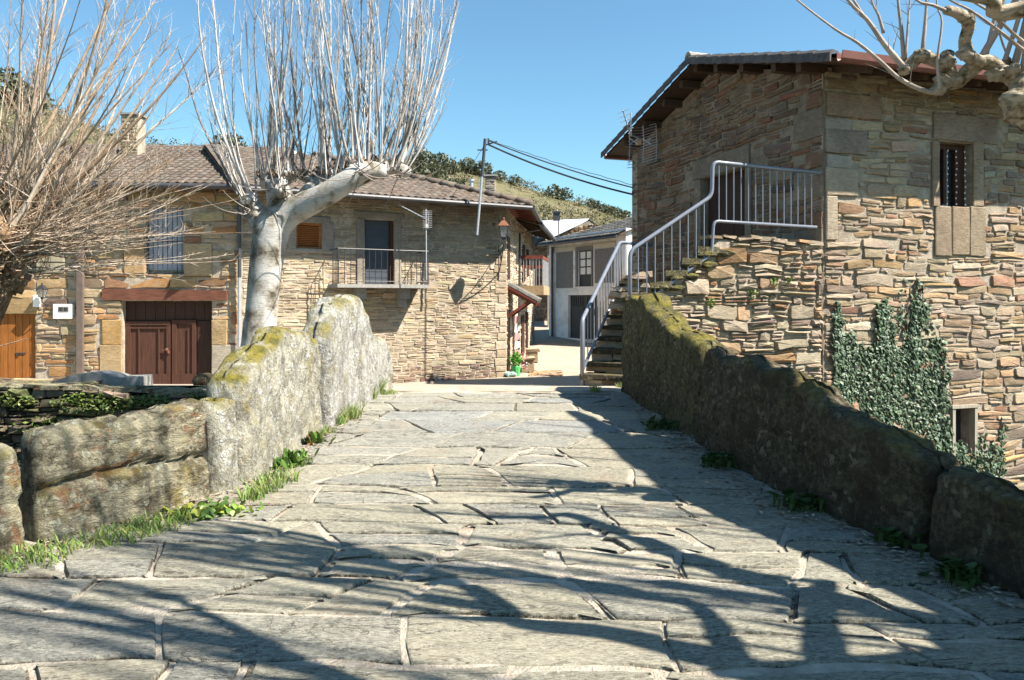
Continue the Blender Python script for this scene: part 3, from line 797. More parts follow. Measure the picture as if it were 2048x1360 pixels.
# window with blind and bars
u0, u1, z0, z1 = win
wn = MB().box(((u0+u1)/2, .22, (z0+z1)/2), (u1-u0, .02, z1-z0)).build('window', M_GLASS, hl, local=PL.M)
n = 38
for i in range(n):
    z = z0+.12+(z1-z0-.12)*(i+.5)/n
    MB().box((0,0,0), (u1-u0-.06, .012, (z1-z0)/n*.82)).build('blind_slat', M_SLAT, wn, local=PL.M @ Matrix.Translation(V((u0+u1)/2, .17, z)) @ Matrix.Rotation(.25, 4, 'X'))
for i in range(8):
    u = u0+(u1-u0)*(i+.5)/8
    MB().tube([(u, .03, z0-.02), (u, .03, z1)], .011, 6).build('window_bar', M_IRON, wn, local=PL.M)
for z in (z0+.06, (z0+z1)/2): MB().box(((u0+u1)/2, .03, z), (u1-u0, .02, .03)).build('window_crossbar', M_IRON, wn, local=PL.M)
u0, u1, z0, z1 = win0
wn = MB().box(((u0+u1)/2, .22, (z0+z1)/2), (u1-u0, .02, z1-z0)).build('window', M_GLASS, hl, local=PL.M)
MB().box((u0+.03, .19, (z0+z1)/2), (.06,.05,z1-z0)).box((u1-.03, .19, (z0+z1)/2), (.06,.05,z1-z0)).box(((u0+u1)/2, .19, z0+.03), (u1-u0-.12,.05,.06)).build('window_frame', M_DOORB, wn, local=PL.M)
# downpipes
r = PL.rect(160, 440, 172, 748)
MB().box(((r[0]+r[1])/2, -.14, (2.7+r[2])/2), (r[1]-r[0], .1, 2.7-r[2])).build('downpipe', M_PIPE, hl, local=PL.M)
u_ = PL.L+.02
MB().tube([(u_, -.14, 2.7), (u_, -.12, .6)], .05, 8).build('downpipe', M_GUT_D, hl, local=PL.M)
MB().tube([(u_, -.12, .6), (u_, -.12, -1.0), (u_-.03, -.1, -2.2)], .045, 8).build('downpipe', M_ALU, hl, local=PL.M)
# roof, gutter, rafters
OL = PL.pt(-3, 3.01, .55)
dk_, _ = roof(hl, OL, PL.d, -PL.n, .367, PL.L+3+.4, 5.6, cols=TC, nparts=130, inside=lambda u, v: u > 3.6)
MB().tube([PL.pt(-3, 2.94, .62), PL.pt(PL.L+.3, 2.94, .62)], .075, 10).build('gutter', M_GUT_D, hl)
for i in range(20):
    u = 1.5+i*.42
    MB().obox(PL.pt(u, 3.05, -.1), PL.pt(u, 2.87, .4), .08, .1).build('rafter', M_SOFFIT, hl)
back = MB(); back.obox(PL.pt(-3, 4.93, -5.05), PL.pt(PL.L+.4, 4.93, -5.05), .26, .1); back.build('ridge', M_TILE, hl)
MB().box((0,0,0), (PL.L+3, .3, 7)).build('rear_wall', M_MORT_C, hl, local=PL.M @ Matrix.Translation(V(PL.L/2-1.5, 9.7, .5)))
MB().add([OL+V(0,0,0), PL.pt(-3, 4.9, -5.0), PL.pt(PL.L+.4, 4.9, -5.0), PL.pt(PL.L+.4, 3.0, -10), PL.pt(-3, 3.0, -10)], [(1,2,3,4)]).build('rear_roof', M_TILE, hl)
# chimney of the left house
ch = MB(); c = at(267, 300, 23.2)
rng = random.Random(5)
chm = MB().box((c.x, c.y, 4.85), (.5, .5, 1.6)).build('chimney', M_MORT_C, hl)
for f_, (dx, dy) in enumerate(((0,-1),)):
    Pc = Plane(c.x-.25, c.y-.25, c.x+.25, c.y-.25)
    rubble(chm, Pc.M, 0, .5, 4.1, 5.6, rng, dict(h=(.08,.16), w=(.15,.3), gap=(.004,.01), prot=(.015,.03), pal=[(1,(.38,.33,.22)),(1,(.3,.24,.14))], warp=.01), nparts=30)
MB().box((c.x, c.y, 5.7), (.62,.62,.06)).build('chimney_cap', M_GREYSTONE, chm)
# meter box, wall lamp
r = PL.rect(111, 608, 150, 637)
mb = MB().box(((r[0]+r[1])/2, -.06, (r[2]+r[3])/2), (r[1]-r[0], .12, r[3]-r[2])).build('meter_box', M_PLAST, None, local=PL.M)
tag(mb, 'small white electricity meter box on the stone wall beside the orange door', 'meter box')
r = PL.rect(121, 613, 142, 624)
MB().box(((r[0]+r[1])/2, -.122, (r[2]+r[3])/2), (r[1]-r[0], .01, r[3]-r[2])).build('meter_window', M_GREYP, mb, local=PL.M)
for k in range(2):
    MB().box((r[0]+(r[1]-r[0])*(.27+.46*k), -.129, (r[2]+r[3])/2), ((r[1]-r[0])*.36, .006, (r[3]-r[2])*.6)).build('meter_dial', M_IRON, mb, local=PL.M)

def lantern(root, c, s, cap):
    """four sided street lantern hanging/standing at c (bottom centre), s = height"""
    def ring(z, r, n=4, a0=math.pi/4): return [(c[0]+r*math.cos(a0+2*math.pi*i/n), c[1]+r*math.sin(a0+2*math.pi*i/n), c[2]+z) for i in range(n)]
    g = MB(); b = ring(.1*s, .17*s); t = ring(.62*s, .31*s); g.add(b+t, [(i, (i+1)%4, 4+(i+1)%4, 4+i) for i in range(4)]).build('lantern_glass', M_LGLASS, root)
    f = MB()
    for i in range(4): f.tube([b[i], t[i]], .018*s*1.2, 6); f.tube([b[i], b[(i+1)%4]], .02*s, 6); f.tube([t[i], t[(i+1)%4]], .022*s, 6)
    f.blob((c[0], c[1], c[2]+.05*s), (.1*s,.1*s,.07*s), 10, 0); f.build('lantern_frame', M_IRON, root)
    r = MB(); a = ring(.62*s, .36*s); e = ring(.82*s, .16*s); h = ring(.88*s, .06*s)
    r.add(a+e+h, [(i, (i+1)%4, 4+(i+1)%4, 4+i) for i in range(4)]+[(4+i, 4+(i+1)%4, 8+(i+1)%4, 8+i) for i in range(4)]+[(8,9,10,11), (3,2,1,0)])
    r.tube([(c[0],c[1],c[2]+.86*s), (c[0],c[1],c[2]+.94*s)], .05*s, 8); r.blob((c[0],c[1],c[2]+.97*s), (.04*s,.04*s,.05*s), 8, 0); r.build('lantern_cap', cap, root)
q = PL.pt(*PL.hit(84, 598, .25), .25)
lp = thing('wall_lamp', PL.pt(*PL.hit(88, 600)), 'small dark wall lantern above the meter box near the orange door', 'lamp')
lantern(lp, q, .42, M_IRON)
MB().tube([q, q+V(0,0,-.08), PL.pt(*PL.hit(95, 612, .1), .1), PL.pt(*PL.hit(97, 606), .0)], .014, 6).build('bracket', M_IRON, lp)
r = PL.rect(68, 590, 81, 614)
tag(MB().box(((r[0]+r[1])/2, -.03, (r[2]+r[3])/2), (r[1]-r[0], .05, r[3]-r[2])).build('letterbox', M_PLAST, None, local=PL.M), 'tiny white box fixed to the wall just left of the small wall lantern', 'box')

# ================================================================== CENTRE HOUSE
rng = random.Random(21)
PC = Plane(-7.27, 20.05, -.22, 24.0)
hc = thing('stone_house', PC.pt(4, -2.5), 'long stone house in the middle with an iron balcony, its corner on the street', 'house')
door = PC.rect(729, 440, 788, 569); shw = PC.rect(592, 446, 643, 497)
wc = wall_mesh(hc, PC.M, 0, PC.L, -2.75, 3.2, [door, shw], M_MORT_C)
dj = [PC.rect(713, 436, 729, 569), PC.rect(788, 436, 802, 569), PC.rect(706, 424, 808, 436), PC.rect(643, 446, 667, 500), PC.rect(575, 446, 592, 500), PC.rect(572, 497, 668, 506), PC.rect(585, 432, 660, 446)]
PAL_C = [(4,(.39,.33,.235)), (4,(.42,.355,.255)), (.8,(.38,.29,.18)), (1.5,(.34,.29,.21)), (.4,(.23,.18,.12)), (1.5,(.38,.33,.24))]
ST_C = dict(h=(.07,.17), w=(.2,.62), gap=(.003,.009), prot=(.006,.022), pal=PAL_C, warp=.03, p2=.4, p3=.35, splith=.1)
rubble(wc, PC.M, .06, PC.L-.02, -2.0, 3.1, rng, ST_C, [door, shw]+dj, nparts=230, vis=lambda c: c[0] > 1.3 and c[2] < 2.0)
PAL_B = [(2,(.2,.13,.1)), (2,(.3,.23,.16)), (1,(.14,.1,.09)), (1,(.34,.28,.2))]
rubble(wc, PC.M, .06, PC.L-.02, -2.6, -2.0, rng, dict(ST_C, pal=PAL_B, h=(.1,.16)), [], nparts=30, vis=lambda c: c[0] > 3)
gcol = [(.25,.23,.2), (.27,.25,.21), (.26,.24,.2), (.27,.26,.23), (.27,.25,.22), (.3,.28,.24), (.25,.24,.21)]
for r, c in zip(dj, gcol): dressed(wc, PC.M, 'dressed_stone', r, .05, c, rng)
u0, u1, z0, z1 = door
d = MB().box(((u0+u1)/2-.04, .17, (z0+z1)/2), (u1-u0-.14, .04, z1-z0)).build('door', M_NAVY, hc, local=PC.M)
for k in range(10): MB().box(((u0+u1)/2-.04, .146, z0+.1+k*(z1-z0-.1)/10), (u1-u0-.24, .012, (z1-z0)/10*.8)).build('shutter_slat', M_NAVY, d, local=PC.M)
MB().box((u1-.05, .12, (z0+z1)/2), (.1, .12, z1-z0)).build('door_frame', M_DOORB, d, local=PC.M)
u0, u1, z0, z1 = shw
wd = MB().box(((u0+u1)/2, .16, (z0+z1)/2), (u1-u0, .02, z1-z0)).build('shuttered_window', M_DOORB2, hc, local=PC.M)
wd['label'] = 'orange-brown louvred window shutter'
f_ = MB()
for u in (u0+.03, u1-.03, ): f_.box((u, .1, (z0+z1)/2), (.06, .06, z1-z0))
for z in (z0+.03, z1-.03): f_.box(((u0+u1)/2, .1, z), (u1-u0-.12, .058, .06))
f_.build('shutter_frame', M_SHUT, wd, local=PC.M)
n = 11
for i in range(n):
    z = z0+.08+(z1-z0-.16)*(i+.5)/n
    MB().box((0,0,0), (u1-u0-.13, .05, .012)).build('louvre', M_SHUT, wd, local=PC.M @ Matrix.Translation(V((u0+u1)/2, .1, z)) @ Matrix.Rotation(-.6, 4, 'X'))
# balcony
ob = .85
ua = PC.hit(675, 0, ob)[0]; ub = PC.hit(859, 0, ob)[0]; zs = PC.hit(765, 572, ob)[1]
bal = MB().prism([(ua, zs-.05), (ub, zs-.05), (ub, zs+.05), (ua, zs+.05)], -ob, 0).build('balcony', M_GREYSTONE, hc, local=PC.M)
bal['label'] = 'thin stone slab balcony with black iron railing'
zr = zs+1.02
for px in (721, 808):
    u = PC.hit(px, 0, .35)[0]
    MB().prism([(u-.13, zs-.36), (u+.13, zs-.36), (u+.13, zs-.055), (u-.13, zs-.055)], -.5, 0).build('corbel', M_GREYSTONE, bal, local=PC.M)
    MB().prism([(u-.12, zs-.6), (u+.12, zs-.6), (u+.12, zs-.365), (u-.12, zs-.365)], -.28, 0).build('corbel', M_GREYSTONE, bal, local=PC.M)
y = -ob+.04
MB().tube([(ua+.03, 0, zr), (ua+.03, y, zr), (ub-.03, y, zr), (ub-.03, 0, zr)], .018, 6).build('handrail', M_IRON, bal, local=PC.M)
MB().tube([(ua+.03, 0, zs+.13), (ua+.03, y, zs+.13), (ub-.03, y, zs+.13), (ub-.03, 0, zs+.13)], .012, 6).build('lower_rail', M_IRON, bal, local=PC.M)
k = 15
for i in range(k+1):
    u = ua+.03+(ub-ua-.06)*i/k
    MB().tube([(u, y, zs+.05), (u, y, zr)], .010 if i not in (0, k) else .02, 6).build('baluster', M_IRON, bal, local=PC.M)
for s in (ua+.03, ub-.03):
    for i in range(1, 5): MB().tube([(s, y+i*.14, zs+.05), (s, y+i*.14, zr)], .010, 6).build('baluster', M_IRON, bal, local=PC.M)
# side face on the street
PS = Plane(-.22, 24.0, .13, 27.5)
ws = wall_mesh(hc, PS.M, 0, PS.L, -2.75, 3.2, [], M_MORT_C)
rubble(ws, PS.M, .02, PS.L, -2.6, 3.1, rng, dict(ST_C, pal=[(1,(.5,.45,.35)), (1,(.44,.38,.28)), (.4,(.3,.22,.14))]), [(.5,1.35,-2.6,-.35),(.6,1.4,.7,2.1),(2.3,3.1,-2.6,-.5)], nparts=30)
for r, nm in (((.5,1.35,-2.5,-.35), 'door'), ((.6,1.4,.7,2.1), 'window'), ((2.3,3.1,-2.5,-.5), 'door')):
    MB().box(((r[0]+r[1])/2, -.005, (r[2]+r[3])/2), (r[1]-r[0], .03, r[3]-r[2])).build(nm, M_DOORB2, hc, local=PS.M)
# quoins of the street corner
z = -2.5
while z < 2.9:
    h = rng.uniform(.18, .3)
    dressed(wc, PC.M, 'quoin', (PC.L-rng.uniform(.18,.42), PC.L+.03, z+.008, z+h-.008), .035, rng.choice([(.36,.31,.23), (.40,.35,.27), (.33,.27,.19)]), rng, y0=.1); z += h
# main roof, hipped at the street end
ob = .98; ul = PC.hit(1060, 0, ob)[0]; OC = PC.pt(-.35, 2.93, ob); Lc = ul+.35; run = 5.65; ca = math.cos(math.atan(.36)); vl = run/ca
dkc, Mc = roof(hc, OC, PC.d, -PC.n, .36, Lc, run, cols=TC, nparts=150, inside=lambda u, v: u < Lc-v*ca-.1, poly=[(0,0),(Lc,0),(Lc-run,vl),(0,vl)])
hp = [Mc @ V(Lc-i*.36*.98, i*.36/ca, .07) for i in range(int(run/.36)+1)]
for i, (p, q) in enumerate(zip(hp, hp[1:])):
    d_ = (q-p).normalized(); MB().tube([p-d_*.03, q+d_*.03], [.125, .10], 8, col=TC[i % 6]).build('hip_tile', M_TILE, dkc, smooth=True)
cor = OC+PC.d*Lc; apex = Mc @ V(Lc-run, vl, 0); sidefar = V(cor.x+.45, cor.y+5.2, 2.93)
vs = [cor, sidefar, apex]; nn = (vs[1]-vs[0]).cross(vs[2]-vs[0]).normalized()
side = MB().add(vs+[v-nn*.05 for v in vs], [(0,1,2),(5,4,3),(1,0,3,4),(2,1,4,5),(0,2,5,3)]).build('roof', M_SOFFIT, hc)
a_ = (sidefar-cor).normalized(); up = nn.cross(a_)
tm = tile_meshes(.225, .42, TG, 7); rest = MB()
for j in range(16):
    for i in range(26):
        u, v = (i+.5)*.225, j*.36-.05; P_ = cor+a_*u+up*v
        # inside the triangle
        if v > 0 and ((P_-apex).cross(cor-apex).dot(nn) > -.02 or (P_-apex).cross(sidefar-apex).dot(nn) < .02): continue
        T = Matrix(((a_.x,up.x,nn.x,P_.x),(a_.y,up.y,nn.y,P_.y),(a_.z,up.z,nn.z,P_.z+.015),(0,0,0,1)))
        q = tm[(i*7+j*3) % 4]; rest.add([T @ Vector(p) for p in q.v], q.f, q.c[0])
o = rest.build('roof_tiles', M_TILE, side, smooth=True); o['kind'] = 'stuff'
MB().tube([PC.pt(-.3, 2.86, ob+.07), PC.pt(ul+.02, 2.86, ob+.07)], .07, 10).build('gutter', M_GUT_D, hc)
MB().tube([cor+V(.08,-.06,-.06), sidefar+V(.1,0,-.06)], .07, 10).build('gutter', M_GUT_D, hc)
for i in range(18):
    u = .2+i*.46
    MB().obox(PC.pt(u, 3.22, -.1), PC.pt(u, 2.86, ob-.1), .09, .1).build('rafter', M_SOFFIT, hc)
for i in range(8):
    p = cor+a_*(.35+i*.55)+V(-.03,0,-.06); MB().obox(p, p+V(-1.15,.08,.3), .08, .09).build('rafter', M_RED, hc)
MB().obox(cor+V(-.6,.1,.08), sidefar+V(-.6,0,.08), 1.1, .02).build('soffit_board', M_RED, hc)
MB().box((0,0,0), (PC.L, .3, 6)).build('rear_wall', M_MORT_C, hc, local=PC.M @ Matrix.Translation(V(PC.L/2-2, 9.5, 0)))
rb = [Mc @ V(0, vl, 0), apex, apex-PC.n*5+V(0,0,-1.8), PC.pt(-.35, 3.1, -10)]
MB().add(rb, [(0,1,2,3)]).build('rear_roof', M_TILE, hc)
# little square vent on the wall
r = PC.rect(922, 432, 931, 441); MB().box(((r[0]+r[1])/2, -.04, (r[2]+r[3])/2), (r[1]-r[0], .06, r[3]-r[2])).build('vent', M_GREYSTONE, hc, local=PC.M)
# chimney behind the hip, with flat cap
c = at(981, 380, 25.6); chm = MB().box((c.x, c.y, 3.55), (.34, .4, 1.2)).build('chimney', M_MORT_C, hc)
Pc = Plane(c.x-.17, c.y-.2, c.x+.17, c.y-.2); rubble(chm, Pc.M, 0, .34, 3.0, 4.15, rng, dict(h=(.07,.13), w=(.12,.25), gap=(.003,.008), prot=(.01,.03), pal=[(1,(.2,.19,.17)),(1,(.27,.25,.21))], warp=.01), nparts=30)
MB().box((c.x, c.y, 4.22), (.52,.5,.05)).build('chimney_cap', M_GREYSTONE, chm)
c = at(943, 380, 25.6); MB().tube([(c.x,c.y,3.2), (c.x,c.y,4.05)], .06, 8).tube([(c.x,c.y,4.05),(c.x,c.y,4.12)], .1, 8).build('flue_pipe', M_ALU, hc)

# ================================================================== SIDE STREET HOUSE
P2 = Plane(.13, 27.52, .95, 34.0); rng = random.Random(8)
hs = thing('stone_house', P2.pt(2, -2.3), 'narrow pale stone house up the street with a red balcony and a red tiled canopy', 'house')
wn_ = wall_mesh(hs, P2.M, 0, P2.L, -2.7, 3.0, [], M_CREAM)
rubble(wn_, P2.M, 0, P2.L, -2.5, 2.9, rng, dict(h=(.15,.3), w=(.3,.7), gap=(.01,.03), prot=(.01,.03), pal=[(2,(.5,.44,.34)), (1,(.4,.3,.2)), (1,(.33,.27,.2))], warp=.04), nparts=60)
MB().box((.0,0,0), (.25, .1, 5.2)).build('corner_pier', M_GREYSTONE, hs, local=P2.M @ Matrix.Translation(V(P2.L-.1, -.02, .3)))
for r in ((1.6,2.5,-2.4,-.6), (3.2,3.9,-2.3,-.5), (2.0,2.8,.75,2.2), (3.6,4.2,1.0,2.1)): MB().box(((r[0]+r[1])/2, -.035, (r[2]+r[3])/2), (r[1]-r[0], .06, r[3]-r[2])).build('door' if r[2] < 0 else 'window', M_DOORB2, hs, local=P2.M)
O2 = P2.pt(-.3, 2.75, .95)
roof(hs, O2, P2.d, -P2.n, .33, P2.L+.5, 3.6, cols=TG, nparts=60)
MB().tube([P2.pt(-.3, 2.66, 1.0), P2.pt(P2.L, 2.66, 1.0)], .07, 8).build('gutter', M_GUT_D, hs)
for i in range(12): MB().obox(P2.pt(.2+i*.55, 2.98, 0), P2.pt(.2+i*.55, 2.7, .85), .08, .09).build('rafter', M_SOFFIT, hs)
MB().tube([P2.pt(.1, 2.6, .9), P2.pt(.1, 2.45, .15), P2.pt(.1, -2.3, .1)], .045, 8).build('downpipe', M_GUT_D, hs)
zb = .55
b2 = MB().prism([(1.0, zb-.35), (3.9, zb-.35), (3.9, zb), (1.0, zb)], -.95, 0).build('balcony', M_STONE, hs, local=P2.M); b2['label'] = 'red-railed balcony on a stone slab above the street'
b2.data.attributes['col'].data.foreach_set('color', [.34,.26,.16,1]*8)
fr_ = MB(); y = -.9; 
fr_.obox((1.05, 0, zb+1.08), (1.05, y, zb+1.08), .05, .13); fr_.obox((1.05, y, zb+1.08), (3.85, y, zb+1.08), .05, .1); fr_.obox((1.2, -.1, zb+.72), (1.2, y, zb+.72), .04, .12)
fr_.build('handrail', M_RED, b2, local=P2.M)
for i in range(8): MB().tube([(1.05, -.06-i*.12, zb), (1.05, -.06-i*.12, zb+1.05)], .012, 5).build('baluster', M_ALU, b2, local=P2.M)
for i in range(14): MB().tube([(1.05+i*.21, y, zb), (1.05+i*.21, y, zb+1.05)], .012, 5).build('baluster', M_ALU, b2, local=P2.M)
# canopy over the door, on the centre house side wall
cn = thing('door_canopy', PS.pt(1.4, .4), 'small tiled canopy on red timber brackets over a door in the side street', 'canopy')
u0, u1 = .75, 2.3
cm = MB()
p = lambda u, o, z: PS.pt(u, z, o)
cm.add([p(u0,0,.46), p(u0,.95,-.06), p(u1,.95,-.06), p(u1,0,.46), p(u0,0,.40), p(u0,.95,-.12), p(u1,.95,-.12), p(u1,0,.40)], [(0,1,2,3),(7,6,5,4),(0,4,5,1),(1,5,6,2),(2,6,7,3)])
cm.build('canopy_board', M_RED, cn)
for i in range(7):
    u = u0+(i+.5)*(u1-u0)/7
    MB().tube([p(u,0,.50), p(u,.5,.23), p(u,1.0,-.04)], .105, 8, col=TG[i % 4]).build('canopy_tile', M_TILE, cn)
for u in (u0+.08, u1-.1):
    MB().obox(p(u,0,-.55), p(u,.72,-.03), .09, .09).build('strut', M_RED, cn)
    MB().obox(p(u,0,.33), p(u,.98,-.16), .08, .1).build('rafter', M_RED, cn)
# stone bench steps, plants and laundry at the wall foot
for k, (px, py, w) in enumerate(((1054, 728, .42), (1064, 712, .42))):
    c = at(px, py, 25.5+k*2.2); zb_ = roadz(c.y)
    tag(MB().box((c.x, c.y, zb_+.2), (w, .9, .4), jit=.03, col=(.33,.25,.16)).box((c.x+.02, c.y, zb_+.43), (w+.08, 1.0, .07), jit=.02, col=(.38,.3,.2)).build('stone_bench', M_STONE), ('nearer' if k == 0 else 'farther')+' of two low stone benches against the side street wall', 'bench')
# ================================================================== RIGHT HOUSE
rng = random.Random(33)
PR = Plane(5.6, 13.5, 5.6+.949*7.5, 13.5+.316*7.5)
PG = Plane(3.3, 20.5, 5.6, 13.5)
hr = thing('stone_house', V(5.6, 13.5, -4.5), 'tall rubble stone house on the right with red-brown gutter and gable stair door', 'house')
wr_ = PR.rect(1876, 285, 1944, 413); wlow = PR.rect(1903, 815, 1944, 905)
wR = wall_mesh(hr, PR.M, 0, 7.5, -4.7, 4.2, [wr_, wlow], M_MORT_R)
PAL_R = [(4,(.33,.27,.195)), (1.5,(.33,.235,.14)), (.6,(.27,.165,.11)), (2,(.37,.315,.24)), (1,(.22,.175,.14)), (1.4,(.26,.20,.135)), (.25,(.36,.25,.13))]
ST_R = dict(h=(.08,.22), w=(.18,.72), gap=(.005,.015), prot=(.010,.04), pal=PAL_R, warp=.075, p2=.4, p3=.14, splith=.15)
big = [PR.rect(1865, 232, 1992, 284), PR.rect(1862, 284, 1876, 413), PR.rect(1944, 284, 1964, 413), PR.rect(1868, 414, 1900, 512), PR.rect(1901, 414, 1936, 510), PR.rect(1937, 414, 1969, 513),
       PR.rect(1652, 190, 1760, 236), PR.rect(1650, 262, 1731, 308), PR.rect(1650, 337, 1714, 392), PR.rect(1650, 237, 1700, 261), PR.rect(1652, 310, 1690, 336), PR.rect(1650, 393, 1672, 480)]
bcol = [(.25,.2,.16), (.26,.2,.15), (.3,.24,.17), (.24,.195,.14), (.225,.18,.125), (.245,.205,.145), (.27,.2,.15), (.22,.19,.16), (.34,.29,.22), (.3,.28,.25), (.28,.27,.24), (.33,.29,.22)]
rubble(wR, PR.M, .02, 7.5, -4.6, 4.1, rng, ST_R, [wr_, wlow]+big, nparts=215, vis=lambda c: c[0] < 4.8 and -3.4 < c[2] < 3.9)
for r, c in zip(big, bcol): dressed(wR, PR.M, 'dressed_stone', r, rng.uniform(.04,.055), c, rng)
# upper window
u0, u1, z0, z1 = wr_
w_ = MB().box(((u0+u1)/2, .26, (z0+z1)/2), (u1-u0, .02, z1-z0)).build('window', M_GLASS, hr, local=PR.M)
MB().box((u0+.05, .2, (z0+z1)/2), (.1,.06,z1-z0)).box((u1-.12, .2, (z0+z1)/2), (.24,.06,z1-z0)).box(((u0+u1)/2, .2, z1-.05), (u1-u0-.35,.058,.1)).box(((u0+u1)/2-.06, .2, (z0+z1)/2), (.08,.056,z1-z0-.12)).build('window_frame', M_DOORB, w_, local=PR.M)
ls = thing('string_lights', PR.pt((u0+u1)/2, z1-.05, .03), 'strands of small fairy lights hanging down in front of the upper right window', 'string lights')
for k in range(4):
    u = u0+.04+(u1-u0-.12)*(k/3)*.9; pts = [PR.pt(u+.012*math.sin(j*1.7+k), z1-.04-j*(z1-z0-.1)/10, -.02) for j in range(11)]
    MB().tube(pts, .004, 4).build('cord', M_IRON, ls)
    for p in pts[1:]: MB().blob(p+V(0,0,-.01), (.014,.014,.02), 6, 0).build('bulb', M_PLAST, ls)
# lower window
u0, u1, z0, z1 = wlow
w_ = MB().box(((u0+u1)/2, .26, (z0+z1)/2), (u1-u0, .02, z1-z0)).build('window', M_GLASS, hr, local=PR.M); w_['label'] = 'small low window with weathered grey frame and reddish shutter'
FW = m_wood('weathered_frame', (.33,.29,.23), .5)
MB().box((u0-.02, -.01, (z0+z1)/2), (.07,.14,z1-z0+.1)).build('window_frame', FW, w_, local=PR.M); MB().box((u1+.02, -.01, (z0+z1)/2), (.07,.14,z1-z0+.1)).build('window_frame', FW, w_, local=PR.M)
MB().box(((u0+u1)/2, -.02, z1+.03), (u1-u0+.16,.15,.06)).build('window_frame', FW, w_, local=PR.M)
MB().box((u0+.1, .12, (z0+z1)/2-.1), (.12,.03,(z1-z0)*.8)).build('shutter', M_RED, w_, local=PR.M)
# gable wall
RU = 3.91; SL = .29; ZR = 5.3
gtop = lambda u: ZR-SL*abs(u-RU)-.14
gd = PG.rect(1404, 346, 1492, 470); gd = (gd[0], gd[1], 1.08, gd[3])
wG = wall_mesh(hr, PG.M, 0, PG.L, -4.7, min(gtop(0), gtop(PG.L)), [gd], M_MORT_G, gable=[(PG.L, gtop(PG.L)), (RU, gtop(RU)), (0, gtop(0))])
PAL_SHADE = [(2,(.18,.13,.09)), (1.4,(.17,.095,.062)), (1,(.2,.16,.115)), (1.4,(.13,.10,.08)), (.8,(.19,.115,.07))]  # front wall tones darkened and reddened; the gable's shade is painted in
lin = PG.rect(1396, 300, 1492, 345); jb = PG.rect(1384, 347, 1404, 500)
big = [(lin[0]-.2, lin[1]+.15, gd[3]+.01, gd[3]+.45), (gd[0]-.28, gd[0]-.01, .5, gd[3]), (gd[1]+.01, gd[1]+.22, .9, gd[3])]
for k in range(9):
    z = -.9+k*.55; big.append((PG.L-(.75 if k % 2 else .42), PG.L, z+.01, z+.54 if k % 2 else z+.3))
rubble(wG, PG.M, .03, PG.L-.02, -1.6, 5.2, rng, dict(ST_R, pal=PAL_SHADE, h=(.1,.22), gap=(.008,.02)), [gd]+big, top=lambda u: gtop(u)-.03, nparts=85, vis=lambda c: c[2] > .8)
for k, r in enumerate(big): dressed(wG, PG.M, 'dressed_stone', r, .045, [(.19,.165,.13), (.18,.155,.12), (.19,.16,.125), (.17,.11,.075)][min(k, 3) if k < 3 or k % 2 else 0], rng)  # dressed gable stones darkened to match the painted shade
plank_door(hr, PG.M, gd, .2, 5, M_DOORB2, 'door', label='dark reddish plank door at the top of the stone stair')
# roof
near = PR.d; inn = -PR.n
eo = .95; ov = .55
O = PR.pt(-ov, ZR-SL*(3.46+eo), eo)
rl_, Mr = roof(hr, O, near, inn, SL, 8.6, 3.46+eo, cols=TG, nparts=60)
O_b = V(*(PG.pt(RU, 0, 0)+near*8.05-near*0), 0).to_3d() if False else None
# far slope
farO = PG.pt(0, 0, 0)+near*8.05 - PR.n*.5; farO.z = ZR-SL*(3.91+.5)
rf_, Mf = roof(hr, farO, -near, PR.n, SL, 8.6, 3.91+.5, cols=TG, nparts=20)
# verge tiles along the gable edge
def verge(Mroof, u, vmax, n, flip):
    for i in range(n):
        a = Mroof @ V(u, vmax*i/n-.02, .03); b = Mroof @ V(u, vmax*(i+1)/n+.03, .03)
        m = MB(); d_ = (b-a).normalized(); o_ = (Mroof.to_3x3() @ V(1,0,0))*flip; z_ = V(0,0,1)
        cs = [(-.02,.05), (.10,.075), (.16,.02), (.165,-.13), (.14,-.13), (.13,.0), (.0,.03)]
        vs = [a+o_*x+z_*(y+.02) for x, y in cs]+[b+o_*x+z_*(y-.004) for x, y in cs]; k = len(cs)
        m.add(vs, [(j, (j+1)%k, (j+1)%k+k, j+k) for j in range(k)]+[tuple(range(k)), tuple(range(2*k-1,k-1,-1))], (.075,.07,.075)); m.build('verge_tile', M_TILE, rl_)
verge(Mr, 0, (3.46+eo)/math.cos(math.atan(SL)), 11, -1)
verge(Mf, 8.6, (3.91+.5)/math.cos(math.atan(SL)), 13, 1)
rp = PG.pt(RU, ZR+.06, ov+.12); MB().tube([rp, rp+near*8.4], .13, 10, col=(.3,.28,.25)).build('ridge_tile', M_TILE, rl_)
# gutters
gp = PR.pt(-ov-.05, O.z-.03, eo+.05)
gm = MB(); prof = [(0,.09),(.0,-.03),(.03,-.08),(.10,-.08),(.13,-.03),(.15,.09),(.135,.09),(.115,-.02),(.095,-.06),(.04,-.06),(.015,-.02),(.015,.09)]
vs = [gp+PR.n*a+V(0,0,b) for a, b in prof]+[gp+near*4.35+PR.n*a+V(0,0,b) for a, b in prof]; k = len(prof)
gm.add(vs, [(i, (i+1)%k, (i+1)%k+k, i+k) for i in range(k)]+[tuple(range(k))]); gm.build('gutter', M_GUT_B, hr)
gp2 = gp+near*4.4+V(0,0,-.01); vs = [gp2+PR.n*a+V(0,0,b) for a, b in prof]+[gp2+near*4+PR.n*a+V(0,0,b) for a, b in prof]
MB().add(vs, [(i, (i+1)%k, (i+1)%k+k, i+k) for i in range(k)]).build('gutter', M_GUT_B, hr)
fp = PG.pt(0, 0, ov+.05)-PR.n*.5; fp.z = farO.z-.05; MB().tube([fp, fp+near*8], .07, 8).build('gutter', M_GUT_B, hr)
